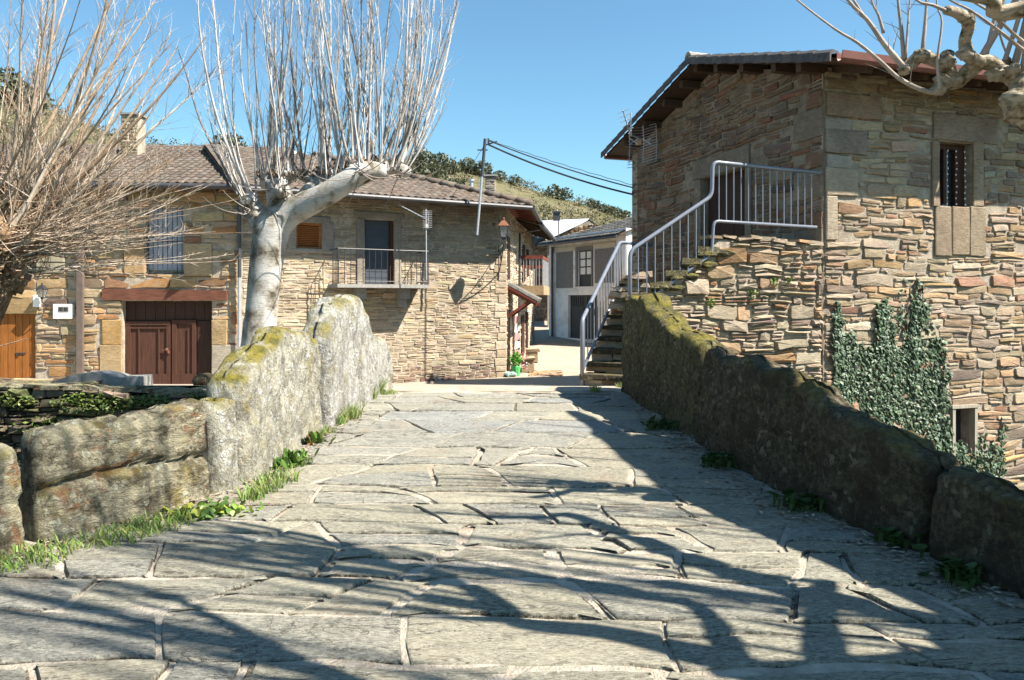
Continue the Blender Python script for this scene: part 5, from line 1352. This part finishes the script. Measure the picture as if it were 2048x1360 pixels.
limbs = [([cp(545,470), cp(580,425), cp(615,408,-.1), cp(660,385,-.2), cp(700,358,-.25), cp(735,340,-.2), cp(770,345,-.1)], [34,33,31,28,27,24,17]),
         ([cp(540,480), cp(520,440,.1), cp(505,420,.2), cp(490,405,.2)], [34,30,26,20]),
         ([cp(550,460), cp(557,420,.05), cp(558,385,.1), cp(552,360,.1)], [34,31,29,26]),
         ([cp(600,418,.1), cp(620,385,.3), cp(645,362,.5), cp(660,345,.6)], [24,24,22,20]),
         ([cp(700,365,-.2), cp(745,345,.2), cp(785,335,.5), cp(820,345,.6)], [20,19,16,12])]
for P_, R_ in limbs: MB().tube(dense(P_), densr([r*s_*.82 for r in R_]), 18, rough=.12, seed=P_[0].x*9).build('limb', M_BARK_C, ct, smooth=True)
kn = [(q[0], q[1], q[2], q[3]*.8) for q in [(540,365,.35,26),(575,350,.2,22),(500,405,.1,24),(715,340,-.25,20),(690,345,.1,17),(765,347,0,13),(810,345,.5,14),(650,345,.5,20),(620,360,.4,18),(740,330,.2,13), (560,385,-.25,20)]]
for x, y, dy, r in kn: MB().blob(cp(x, y, dy), (r*s_, r*s_*1.1, r*s_*.8), 14, .5, x, f=1.8).build('knob', M_BARK_C, ct, smooth=True)
CC = [(.44,.42,.40), (.38,.36,.34), (.48,.45,.42), (.30,.27,.24), (.22,.19,.17)]; tw = MB(); tw.col = CC[1]; nsh = 0
heads = [(500,405,.1,14,-1),(490,400,.2,10,-1),(540,360,.3,20,0),(575,350,.2,16,0),(610,358,.4,13,0),(650,345,.4,18,0),(690,340,.0,18,0),(715,332,-.25,20,0),(745,328,.1,20,.4),(770,340,0,20,.8),(790,335,.4,14,1),(815,342,.5,16,1.3),(655,372,-.15,5,0),(560,372,-.2,6,0)]
for hx, hy, dy, n, b in heads:
    for _ in range(int(n*.62+.5)):
        p = cp(hx+rng.uniform(-16,16), hy+rng.uniform(-14,4), dy+rng.uniform(-.18,.18))
        if b < 0: d = V(-rng.uniform(.0,.9), rng.uniform(-.3,.3), 1.0); 
        else: d = V(rng.gauss(.05+.28*b, .2), rng.gauss(0,.25), .9-.2*max(0, b-.3))
        L = rng.uniform(2.6, 4.4) if rng.random() < .75 else rng.uniform(.6, 2)
        r = rng.choice([.012,.015,.019,.025,.033])*(L/3.6)**.6
        # shoots rise steeply once away from the head
        m = MB(); m.col = rng.choice(CC); tw.col = rng.choice(CC); pts = add_shoot(m, p, d, L, r, rng, 14, 6, .045, .72-.12*max(0, b), .2)
        m.build('shoot', M_SHOOT_C, ct, smooth=True); nsh += 1
        twigs(tw, pts, int(L*5), .55, .0055, rng, .15, .55, .35, sub=1)
# thin loose stems bending low at the heads
for hx, hy, dy, n in ((560,372,-.3,9),(720,345,-.4,9),(800,350,.2,12),(500,420,-.1,9)):
    for _ in range(n):
        p = cp(hx+rng.uniform(-14,14), hy, dy); q = curve(p, (rng.uniform(-.4,1), rng.uniform(-.8,.1), rng.uniform(-.6,.2)), rng.uniform(.5,1.1), 8, rng, .08, 0, 1.8); tw.tube(q, [.011-.001*i for i in range(9)], 4, caps=False)
o = tw.build('twigs', M_SHOOT_C, ct); o['kind'] = 'stuff'
dl = MB()
for hx, hy, dy in ((565,352,.1),(600,350,.3),(540,350,.3),(650,340,.45),(745,325,.3),(690,335,.1)): leaves(110, cp(hx, hy, dy), (.22,.2,.1), .07, [(.2,.13,.08),(.12,.08,.05),(.3,.22,.15)], rng, dl)
o = dl.build('dead_leaves', M_DRY, ct); o['kind'] = 'stuff'

# --- left tree (tan, dense fan of shoots)
rng = random.Random(90)
lt = thing('willow_tree', V(-7.8, 11.0, -4.5), 'big leafless tan-coloured pollard at the left edge with fanning branches', 'tree')
base = V(-7.5, 11.0, 0)
tr = MB().tube(dense([V(-8.5,11.1,-4.6), V(-8.4,11.1,-2), V(-8.25,11.0,-.7), V(-7.75,11,.2), V(-7.5,11,.95)]), densr([.55,.42,.38,.40,.34]), 22, rough=.3, seed=8)
tr.build('trunk', M_BARK_L, lt, smooth=True)
for k in range(14):
    MB().blob((base.x+rng.uniform(-.5,.35), base.y+rng.uniform(-.4,.3), rng.uniform(.15,1.25)), (rng.uniform(.16,.3),rng.uniform(.16,.3),rng.uniform(.16,.3)), 18, .9, k*3.1, f=2).build('knob', M_BARK_L, lt, smooth=True)
LCOL = [(.42,.34,.26), (.35,.26,.18), (.48,.41,.33), (.25,.17,.115), (.40,.31,.24)]; tw = MB(); tw.col = LCOL[0]
nb = 0
def lbranch(ang, yaw, L, r, up, k=1.0):
    global nb
    p = V(base.x+rng.uniform(-.3,.4), base.y+rng.uniform(-.35,.35), rng.uniform(.45,1.3))
    d = V(math.cos(ang), yaw, math.sin(ang))
    m = MB(); n = 12; m.col = rng.choice(LCOL); tw.col = rng.choice(LCOL)
    pts = add_shoot(m, p, d, L, r, rng, n, 7, .035, up, .16)
    m.build('branch', M_SHOOT_L, lt, smooth=True); nb += 1
    twigs(tw, pts, int(L*8*k), .75, .0055, rng, .12, .7, .25, sub=1)
for k in range(38):
    ang = math.radians(rng.uniform(34, 112)); lbranch(ang, rng.gauss(0,.28), rng.uniform(3.3, 5.2), rng.choice([.017,.023,.03,.042]), .12)
for k in range(18):
    ang = math.radians(rng.uniform(8, 40)); lbranch(ang, rng.gauss(-.1,.3), rng.uniform(1.6, 3.0), rng.choice([.018,.022,.03]), .16, 1.1)
for k in range(46):
    tw.col = rng.choice(LCOL)     # long thin fronds drooping right, with upturned tips
    p = V(base.x+rng.uniform(-.1,.5), base.y+rng.uniform(-.5,.3), rng.uniform(.4,1.1))
    q = curve(p, (1, rng.gauss(-.15,.2), rng.uniform(-.12,.3)), rng.uniform(1.6, 3.5), 12, rng, .05, 0, rng.uniform(.0,.10)); tw.tube(q, [.012-.0008*i for i in range(13)], 4, caps=False)
    twigs(tw, q, 16, .34, .0055, rng, .25, .7, .9, sub=1)
for k in range(330):
    tw.col = rng.choice(LCOL)    # brush of fine twigs round the head
    p = V(base.x+rng.gauss(.1,.35), base.y+rng.uniform(-.5,.5), rng.uniform(.3,1.9))
    q = curve(p, (rng.uniform(-.6,1), rng.uniform(-.8,.3), rng.uniform(-.1,1)), rng.uniform(.4,1.2), 6, rng, .1, 0, .35); tw.tube(q, [.008-.001*i for i in range(7)], 3, caps=False)
q = curve(V(-8.2, 10.2, -.9), (1, 0, .1), 1.5, 10, rng, .06, 0, .25); tw.tube(q, [.016-.001*i for i in range(11)], 5)
o = tw.build('twigs', M_SHOOT_L, lt); o['kind'] = 'stuff'
dl = leaves(900, (base.x+.05, base.y-.35, .6), (.45,.3,.7), .08, [(.3,.2,.12),(.22,.13,.07),(.36,.27,.18)], rng).build('dead_leaves', M_DRY, lt); dl['kind'] = 'stuff'

# --- right plane tree, standing beside the bridge behind the camera's right hand
rng = random.Random(101)
rt_ = thing('plane_tree', V(5.4, 2.2, -4.5), 'mottled gnarled plane tree reaching in over the right parapet at the upper right', 'tree')
head = V(5.0, 2.3, 1.6)
MB().tube(dense([V(5.5,2.1,-4.6), V(5.4,2.15,-2), V(5.25,2.2,0), V(5.1,2.25,1.2), V(4.95,2.3,1.9)]), densr([.5,.4,.36,.38,.3]), 22, rough=.14, seed=5).build('trunk', M_BARK_R, rt_, smooth=True)
def rp_(px, py, Y): return at(px, py, Y)
rlimbs = [
 # visible gnarled limb coming in from the right
 ([head, V(4.6,3.2,1.55), rp_(2110,225,4.9), rp_(2052,195,5.0), rp_(2042,165,5.05), rp_(2012,148,5.1), rp_(1972,124,5.1), rp_(1945,136,5.15), rp_(1915,160,5.2), rp_(1890,164,5.2), rp_(1876,150,5.2)], [60*.0034,.17,.135,.12,.095,.06,.062,.066,.07,.062,.05]),
 ([rp_(1905,160,5.2), rp_(1896,135,5.2), rp_(1882,124,5.22), rp_(1860,118,5.22), rp_(1840,112,5.25), rp_(1822,128,5.25), rp_(1806,140,5.25)], [.05,.052,.062,.05,.052,.05,.04]),
 ([rp_(1965,126,5.1), rp_(1938,112,5.05), rp_(1930,80,5.0), rp_(1938,48,4.9), rp_(1918,28,4.8), rp_(1893,20,4.75)], [.055,.05,.045,.045,.04,.035]),
 ([head+V(-.1,.2,.1), V(4.0,3.2,1.85), rp_(2060,16,4.3), rp_(1980,-2,4.3), rp_(1900,-14,4.3), rp_(1850,-30,4.3)], [.16,.11,.06,.045,.04,.03]),
]
# limbs above the frame whose shadows cross the paving: placed from the ground point g, height h towards the sun
def sh(px, py, h): return ghit(px, py)+SUN/SUN.z*h
rlimbs += [
 ([head, sh(1560,1350,3.3), sh(1440,1325,3.4), sh(1300,1290,3.5), sh(1180,1268,3.5), sh(1050,1250,3.55), sh(980,1205,3.6), sh(900,1160,3.6), sh(790,1128,3.65), sh(700,1098,3.65), sh(620,1075,3.7)], [.2,.13,.12,.10,.10,.10,.08,.065,.055,.05,.03]),
 ([sh(1470,1330,3.4), sh(1400,1225,3.5), sh(1330,1205,3.55), sh(1250,1185,3.6), sh(1180,1172,3.6), sh(1130,1158,3.6)], [.08,.07,.06,.055,.05,.045]),
 ([head, sh(1700,1345,3.2), sh(1640,1270,3.4), sh(1640,1200,3.5), sh(1655,1165,3.5)], [.2,.12,.09,.07,.05]),
 ([head, V(4.4,1.4,2.1), V(3.4,.7,2.5), V(2.4,.4,2.6)], [.2,.13,.1,.07]),
 ([head, V(5.6,3.4,2.2), V(5.9,4.2,2.6)], [.2,.14,.1]),
 ([head, sh(2040,1330,3.0), sh(1960,1290,3.2), sh(1900,1240,3.3)], [.3,.26,.2,.12]),
 ([head, sh(1820,1352,3.1), sh(1700,1340,3.2)], [.3,.2,.16]),
 ([head, V(5.9,2.6,2.8), V(5.9,3.4,3.3), V(5.4,4.2,3.45), V(5.12,5.0,3.4), V(5.0,6.0,3.5), V(4.86,7.0,3.6), V(4.75,7.8,3.8)], [.3,.27,.25,.24,.22,.22,.15,.08]),  # out of view, added to widen the shade band beside the right parapet
 ([V(4.4,1.4,2.1), V(3.4,1.5,2.4), V(2.5,1.9,2.55), V(1.9,2.35,2.6), V(1.5,2.7,2.65)], [.1,.07,.055,.045,.03]),
]
for P_, R_ in rlimbs: MB().tube(dense(P_), densr([q*.82 for q in R_]), 16, rough=.22, seed=P_[-1].x*5).build('limb', M_BARK_R, rt_, smooth=True)
for p, r in ((rp_(1893,122,5.15),.075),(rp_(1842,112,5.2),.06),(rp_(1932,108,5.0),.06),(rp_(2040,205,4.9),.13),(rp_(2020,145,5.05),.075),(rp_(1990,150,5.05),.06),(rp_(1935,40,4.85),.055),(rp_(1878,178,5.15),.05),(head,.34),(rp_(1808,140,5.2),.05),(rp_(2012,125,5.1),.04)):
    r *= .85; MB().blob(p, (r,r,r*.9), 16, .55, p.x*7, f=2).build('knob', M_BARK_R, rt_, smooth=True)
tw = MB()
def rshoot(pix, r0, Y, k=.3):
    pts = dense([rp_(x, y, Y+dy) for x, y, dy in pix], 3); n = len(pts)
    MB().tube(pts, [r0*(1-(1-k)*i/(n-1)) for i in range(n)], 7, rough=.05).build('shoot', M_SHOOT_R, rt_, smooth=True); twigs(tw, pts, 5, .22, .004, rng, .2, .9, .3)
rshoot([(1812,140,0),(1770,90,0),(1735,40,0),(1694,-2,0),(1640,-90,0)], .022, 5.2)
rshoot([(1815,142,0),(1785,105,0),(1748,60,0),(1706,-2,0),(1660,-90,0)], .018, 5.25)
rshoot([(1886,186,0),(1850,182,0),(1800,158,0),(1760,122,0),(1715,85,0),(1670,58,0),(1592,-2,0),(1560,-40,0)], .019, 5.15, .2)
rshoot([(1808,124,0),(1803,60,0),(1796,-2,0),(1790,-120,0)], .017, 5.3)
rshoot([(1811,118,0),(1816,50,0),(1820,-2,0),(1830,-120,0)], .010, 5.28)
rshoot([(1845,105,0),(1850,50,0),(1853,-2,0),(1858,-150,0)], .016, 5.25)
rshoot([(1767,66,0),(1757,30,0),(1742,-2,0),(1720,-100,0)], .012, 5.3)
rshoot([(1880,178,0),(1875,120,0),(1884,45,0),(1874,10,0),(1870,-60,0)], .011, 5.05)
rshoot([(1893,22,0),(1865,10,0),(1830,-2,0),(1790,-60,0)], .013, 4.75)
rshoot([(2090,130,0),(2040,95,0),(1990,55,0),(1940,20,0),(1900,0,0),(1850,-40,0)], .013, 4.6)
rshoot([(2080,110,0),(2030,70,0),(1985,28,0),(1940,-2,0),(1900,-40,0)], .012, 4.5)
rshoot([(2018,118,0),(2000,70,0),(1995,20,0),(1990,-50,0)], .009, 5.1)
rshoot([(2070,60,0),(2045,20,0),(2030,-20,0)], .007, 4.5)
# shoots on the limbs above the frame
for li, n, L in ((4, 34, 4.2), (5, 10, 3), (6, 10, 3), (7, 20, 5.2), (3, 7, 2.2), (0, 6, 2.4), (8, 8, 3), (9, 12, 3.5), (11, 8, 2), (12, 20, 4.4)):
    P_ = dense(rlimbs[li][0])
    for i in range(n):
        p, d = along(P_, rng.uniform(.3, 1))
        if li in (0, 3) and p.z < 1.5 and p.x/p.y < .66: continue
        dr = V(rng.gauss(-.02,.06), rng.gauss(-.03,.06), 1)
        if li in (0, 3): dr = V(rng.gauss(.25,.1), rng.gauss(-.3,.1), 1)
        m = MB(); pts = add_shoot(m, p, dr, L*rng.uniform(.55,1.25), rng.uniform(.014,.028), rng, 10, 5, .03, .25, .3)
        m.build('shoot', M_SHOOT_R, rt_, smooth=True); twigs(tw, pts, 5, .4, .005, rng, .3, .5, .3)
o = tw.build('twigs', M_SHOOT_R, rt_); o['kind'] = 'stuff'

# ================================================================== IVY ON THE RIGHT HOUSE
rng = random.Random(120)
def ivy(name_label, polys, n, thin):
    m = MB(); cnt = 0; stems = MB()
    def inside(x, y, poly):
        c = False; j = len(poly)-1
        for i in range(len(poly)):
            if (poly[i][1] > y) != (poly[j][1] > y) and x < (poly[j][0]-poly[i][0])*(y-poly[i][1])/(poly[j][1]-poly[i][1])+poly[i][0]: c = not c
            j = i
        return c
    while cnt < n:
        poly = polys[0] if rng.random() < .86 else rng.choice(polys); xs = [p[0] for p in poly]; ys = [p[1] for p in poly]
        x, y = rng.uniform(min(xs), max(xs)), rng.uniform(min(ys), max(ys))
        if not inside(x+13*N3(y*.05, x*.03, 0)+5*N3(y*.2, 3, x*.1), y+18*N3(x*.12, 7, y*.02), poly): continue
        dn = fr(x*.022, y*.008, 7, 3)
        if dn < thin-.9*ss((y-650)/110) and rng.random() < .8: continue
        cnt += 1
        u, z = PR.hit(x, y); out = .03+.09*max(0, dn+.35)*rng.random()+.03*rng.random()
        p = PR.pt(u, z, out); s = rng.uniform(.035, .085)
        nrm = (PR.n+V(rng.gauss(.25,.5), rng.gauss(0,.4), rng.gauss(.35,.45))).normalized()
        dn_ = V(rng.gauss(0,.4), rng.gauss(0,.2), -1); a = (dn_-nrm*dn_.dot(nrm)).normalized(); b = nrm.cross(a)
        k = rng.uniform(.6, 1.25); col = tuple(q*k for q in rng.choice([(.06,.10,.05), (.08,.125,.065), (.10,.15,.08), (.045,.08,.04)]))
        m.add([p-a*s*.45, p-a*s*.25+b*s*.55, p+a*s*.12+b*s*.42, p+a*s*.75, p+a*s*.12-b*s*.42, p-a*s*.25-b*s*.55, p+nrm*s*.1], [(6,0,1),(6,1,2),(6,2,3),(6,3,4),(6,4,5),(6,5,0)], col)
    return m
i1 = thing('ivy', PR.pt(1.4, -4.2), 'tall dark green ivy climbing the sunlit wall in pointed tongues left of the low window', 'ivy')
T1 = [[(1660,790),(1660,720),(1664,640),(1672,600),(1684,650),(1700,668),(1716,690),(1738,690),(1748,640),(1758,604),(1768,590),(1784,625),(1794,640),(1800,575),(1806,560),(1814,575),(1822,570),(1834,556),(1846,610),(1862,640),(1882,700),(1890,760),(1895,860),(1925,915),(1960,960),(1990,1000),(1700,1000)],
      [(1798,700),(1800,565),(1812,562),(1820,610),(1826,556),(1838,558),(1848,640),(1870,800)], [(1748,740),(1752,610),(1768,590),(1782,640),(1790,780)], [(1662,760),(1664,640),(1674,600),(1690,660),(1705,760)]]
o = ivy('', T1, 9000, -.1).build('ivy_leaves', M_IVY, i1); o['kind'] = 'stuff'
st_ = MB()
for x0, x1, y1 in ((1690,1674,606),(1780,1768,592),(1812,1806,566),(1850,1836,560),(1840,1822,572)):
    pts = [PR.pt(*PR.hit(x0+(x1-x0)*t+6*math.sin(t*9), 1000+(y1-1000)*t), .03) for t in [i/12 for i in range(13)]]; st_.tube(pts, [.02-.0013*i for i in range(13)], 5)
st_.build('stem', M_BARK_L, i1)
i2 = thing('ivy', PR.pt(3.2, -4.2), 'smaller ivy patch growing below and right of the low window', 'ivy')
T2 = [[(1925,880),(1940,905),(1950,870),(1966,860),(1972,905),(1990,880),(2000,830),(2008,880),(2006,930),(1996,960),(1975,1010),(1900,1000),(1895,905)]]
o = ivy('', T2, 900, -.05).build('ivy_leaves', M_IVY, i2); o['kind'] = 'stuff'
# small weeds on the stair wall
for (x, y), lab in (((1570,560),'small green weed in the stair wall, rightmost of three in a row'), ((1543,565),'small green weed in the stair wall, middle of three in a row'), ((1500,585),'small weed rooted beside a dark stone in the stair wall'), ((1418,605),'small bright weed under the mossy stair treads')):
    p = PS3.pt(*PS3.hit(x, y), .06); tag(leaves(30, p, (.09,.05,.09), .06, [(.14,.2,.04),(.2,.27,.06)], rng).build('weed', M_LEAF), lab, 'weed')

# ================================================================== GRASS AND WEEDS BY THE PARAPETS
rng = random.Random(140)
def blades(m, c, n, r, h, cols, lean=.4):
    for _ in range(n):
        a = rng.uniform(0, 6.28); q = rng.random()**.5*r; x, y = c[0]+q*math.cos(a), c[1]+q*math.sin(a); z = roadz(y)-.01 if c[2] is None else c[2]
        hh = h*rng.uniform(.5, 1.2); dx, dy = rng.gauss(0, lean)*hh, rng.gauss(0, lean)*hh; w = rng.uniform(.003,.006); b = rng.uniform(0, 3.14); bx, by = w*math.cos(b), w*math.sin(b)
        k = rng.uniform(.7,1.25); col = tuple(t*k for t in rng.choice(cols))
        m.add([(x-bx,y-by,z), (x+bx,y+by,z), (x+dx*.4+bx,y+dy*.4+by,z+hh*.6), (x+dx*.4-bx,y+dy*.4-by,z+hh*.6), (x+dx,y+dy,z+hh*.95)], [(0,1,2,3),(3,2,4)], col)
GC = [(.12,.22,.04), (.17,.28,.05), (.2,.27,.07), (.28,.27,.1)]
gr = MB()
for (px, py, n, r, h) in ((745,790,240,.16,.28),(730,800,200,.16,.22),(700,815,200,.2,.16),(690,838,260,.2,.2),(668,850,220,.17,.18),(650,868,110,.12,.1),(560,965,120,.16,.14),(600,930,80,.12,.09),(530,985,120,.13,.14),(505,1000,90,.1,.12),(330,1050,170,.2,.09),(250,1075,160,.2,.10),(290,1065,160,.2,.09),(180,1090,120,.15,.08),(60,1120,200,.25,.10),(20,1130,160,.2,.10),(775,790,120,.15,.1),(1250,775,120,.14,.1),(1190,782,60,.08,.12),(1310,850,50,.1,.08)):
    g0 = ghit(px, py); blades(gr, (g0.x, g0.y, None), n, r, h, GC)
tag(gr.build('grass', M_GRASS, None), 'tufts of green and straw-coloured grass along the foot of the bridge parapets', 'grass', kind='stuff')
def rosette(px, py, n, size, cols, label, name='weed', h=.5, spread=1.0):
    c = ghit(px, py); m = MB()
    for _ in range(n):
        a = rng.uniform(0, 6.28); el = rng.uniform(.15, 1.3); s = size*rng.uniform(.6, 1.2); d = V(math.cos(a)*math.cos(el), math.sin(a)*math.cos(el), math.sin(el)*h*1.6)
        b = V(-math.sin(a), math.cos(a), 0); w = s*.22; b0 = c+V(rng.gauss(0,.03*spread), rng.gauss(0,.03*spread), 0); k = rng.uniform(.75,1.2); col = tuple(q*k for q in rng.choice(cols)); dr = V(0,0,-s*.15)
        m.add([b0, b0+d*s*.45+b*w, b0+d*s*.45-b*w, b0+d*s*.8+b*w*.8+dr*.5, b0+d*s*.8-b*w*.8+dr*.5, b0+d*s+dr], [(0,1,2),(1,3,4,2),(3,5,4)], col)
    return tag(m.build(name, M_LEAF), label, 'plant')
LC = [(.07,.14,.022),(.1,.18,.03),(.05,.1,.018)]
rosette(425, 1025, 190, .10, LC, 'leafy green plant at the left parapet foot, nearest the big block', 'leafy_plant', spread=3)
rosette(385, 1030, 70, .1, [(.24,.26,.04),(.16,.22,.03)], 'yellow-green leafy plant left of the larger green one by the block', 'leafy_plant', spread=3)
rosette(465, 1028, 50, .09, [(.3,.34,.05),(.18,.28,.04)], 'low yellowish plant at the end of the big left block', 'leafy_plant', spread=3)
rosette(570, 935, 120, .11, LC, 'upright green weed midway along the left parapet foot, nearer one', 'leafy_plant', spread=2, h=.8)
rosette(588, 922, 90, .10, LC, 'upright green weed midway along the left parapet, just behind its neighbour', 'leafy_plant', spread=2, h=.8)
rosette(624, 888, 130, .11, LC+[(.2,.09,.04)], 'reddish-stemmed weed at the foot of the tall mossy left slab', 'leafy_plant', spread=2, h=.8)
def roundleaf(px, py, n, r, label):
    c = ghit(px, py); m = MB()
    for _ in range(n):
        x, y = c.x+rng.gauss(0, r), c.y+rng.gauss(0, r*.8); z = roadz(y)+rng.uniform(.03,.12); s = rng.uniform(.02,.045); t1, t2 = rng.gauss(0,.3), rng.gauss(-.2,.3); k = rng.uniform(.7,1.2)
        vs = [(x+s*math.cos(a), y+s*math.sin(a), z+s*(t1*math.cos(a)+t2*math.sin(a))) for a in [i*.785 for i in range(8)]]
        m.add(vs+[(x,y,z-.008),(x+.002,y,roadz(y)-.01)], [(i,(i+1)%8,8) for i in range(8)]+[(8,0,9)], tuple(q*k for q in (.05,.095,.022)))
    tag(m.build('leafy_plant', M_LEAF), label, 'plant')
roundleaf(1912, 1168, 46, .07, 'round-leaved plant at the right parapet foot, nearest the viewer')
roundleaf(1610, 1020, 60, .09, 'round-leaved green plant midway along the shaded right parapet')
roundleaf(1430, 935, 60, .1, 'small leafy clump in the shade near the joint of the right parapet')
roundleaf(1320, 860, 50, .09, 'farthest leafy clump at the foot of the mossy right slab')
roundleaf(1800, 1095, 40, .1, 'sparse leafy plant between the two larger clumps by the right parapet')
lf = MB()
for _ in range(900):
    if rng.random() < .6:
        y = rng.uniform(3.6, 9.5); x = lerp(XR, y)-abs(rng.gauss(0,.16))-.02
        if 5.2 < y < 6.4: x -= abs(rng.gauss(0,.1))
    else: y = rng.uniform(4.2, 9.5); x = lerp(XL, y)+abs(rng.gauss(0,.12))
    z = roadz(y)+.022; s = rng.uniform(.012,.035); a = rng.uniform(0,6.28); k = rng.uniform(.5,1.3); t1 = rng.uniform(0,.5)
    dx, dy = s*math.cos(a), s*math.sin(a)
    lf.add([(x-dx,y-dy,z), (x+dy*.5,y-dx*.5,z+s*t1), (x+dx,y+dy,z+.004), (x-dy*.5,y+dx*.5,z+s*t1)], [(0,1,2),(0,2,3)], tuple(q*k for q in rng.choice([(.3,.22,.15),(.22,.15,.1),(.4,.34,.26)])))
tag(lf.build('leaf_litter', M_DRY), 'dry leaf litter gathered along the foot of both parapets', 'leaf litter', kind='stuff')

# ================================================================== HILLSIDE SCRUB
rng = random.Random(160)
def bush(m, c, r, n, cols, tall=1.0):
    for _ in range(n):
        while True:
            d = V(rng.uniform(-1,1), rng.uniform(-1,1), rng.uniform(-.5,1))
            if .3 < d.length < 1: break
        q = 1+.35*fr(d.x*1.6+c[0], d.y*1.6, d.z*1.6, 2)
        p = V(c[0]+d.x*r*q, c[1]+d.y*r*q, c[2]+r*.4*tall+d.z*r*.8*tall*q); s = r*rng.uniform(.07,.17)
        a = V(rng.uniform(-1,1), rng.uniform(-1,1), rng.uniform(-1,1)).normalized(); b = a.cross(V(rng.uniform(-1,1), rng.uniform(-1,1), rng.uniform(-1,1))).normalized(); k = rng.uniform(.6,1.3)
        cc = rng.choice(cols); m.add([p-a*s, p+b*s*.8, p+a*s, p-b*s*.8], [(0,1,2,3)], tuple(q_*k for q_ in cc))
SCR = [(.08,.085,.035),(.11,.11,.045),(.06,.07,.03),(.15,.135,.07),(.13,.1,.05)]
hs_ = MB()
for _ in range(3600):
    Y = rng.uniform(52, 111); k = rng.uniform(-.75, .22); X = k*Y
    d = fr(X*.045, Y*.045, 5, 3)+ (.15 if k < -.05 else -.02)+.25*((Y-80)/30 if Y > 80 else 0)
    if d < -.1: continue
    bush(hs_, (X, Y, terr(X, Y)), rng.uniform(.35,1.15), 30, SCR)
tag(hs_.build('scrub', M_LEAF, None, origin=V(0,0,0)), 'green and olive scrub covering the dry hillside behind the roofs', 'scrub', kind='stuff')
BL = ['left of the two small round trees on the bare ridge, above the barn', 'right of the two small round trees on the bare ridge, above the barn',
 'leftmost of six low ridge bushes descending towards the tall right house', 'second from left of six low ridge bushes near the tall right house', 'third from left of six low ridge bushes near the tall right house',
 'fourth from left of six low ridge bushes near the tall right house', 'fifth from left of six low ridge bushes near the tall right house', 'ridge bush right beside the far corner of the tall right house',
 'dark bush on the skyline just left of the cable mast', 'dark bush on the skyline midway between the pollard crown and the mast', 'dark bush on the skyline, second left of the cable mast',
 'dark bush on the skyline at the right edge of the pollard crown', 'dark ridge bush just right of the cable mast', 'second dark ridge bush to the right of the cable mast',
 'small bush peeping over the left house roof ridge', 'taller bush peeping over the left house roof ridge beside a smaller one', 'leftmost bush on the hilltop seen through the left tree',
 'middle one of three hilltop bushes seen through the left tree', 'rightmost of three hilltop bushes seen through the left tree', 'dark bush on the hill directly behind the cable mast',
 'bush lower on the hillside just above the middle house roof, nearer the pollard', 'bush lower on the hillside just above the middle house roof, nearer the mast']
k = 0
for px, Y, r in ((1107,107,1.25),(1129,107,1.2),(1181,108,.8),(1192,107,.8),(1208,106,.8),(1222,106,.9),(1235,106,.9),(1250,106,.9),(935,104,1.4),(880,103,1.5),(905,100,1.2),(845,104,1.6),(1000,106,1.0),(1030,106,1.0),(445,108,1.5),(465,108,1.8),(8,100,3.0),(40,100,2.4),(75,102,2.0),(965,104,1.5),(860,90,2.0),(915,84,1.7)):
    X = (px-1024)*Y/F; m = MB(); z = terr(X, Y); bush(m, (X, Y, z+r*.2), r, 420, [(.08,.09,.045),(.11,.115,.06),(.065,.075,.04)], 1.1)
    t = thing('hillside_bush', V(X, Y, z), BL[k], 'bush', 'evergreen bushes on the hill')
    m.build('crown', M_LEAF, t); MB().tube([V(X,Y,z-.3), V(X+.1,Y,z+r*.8)], [.12,.06], 6).build('trunk', M_BARK_L, t); k += 1
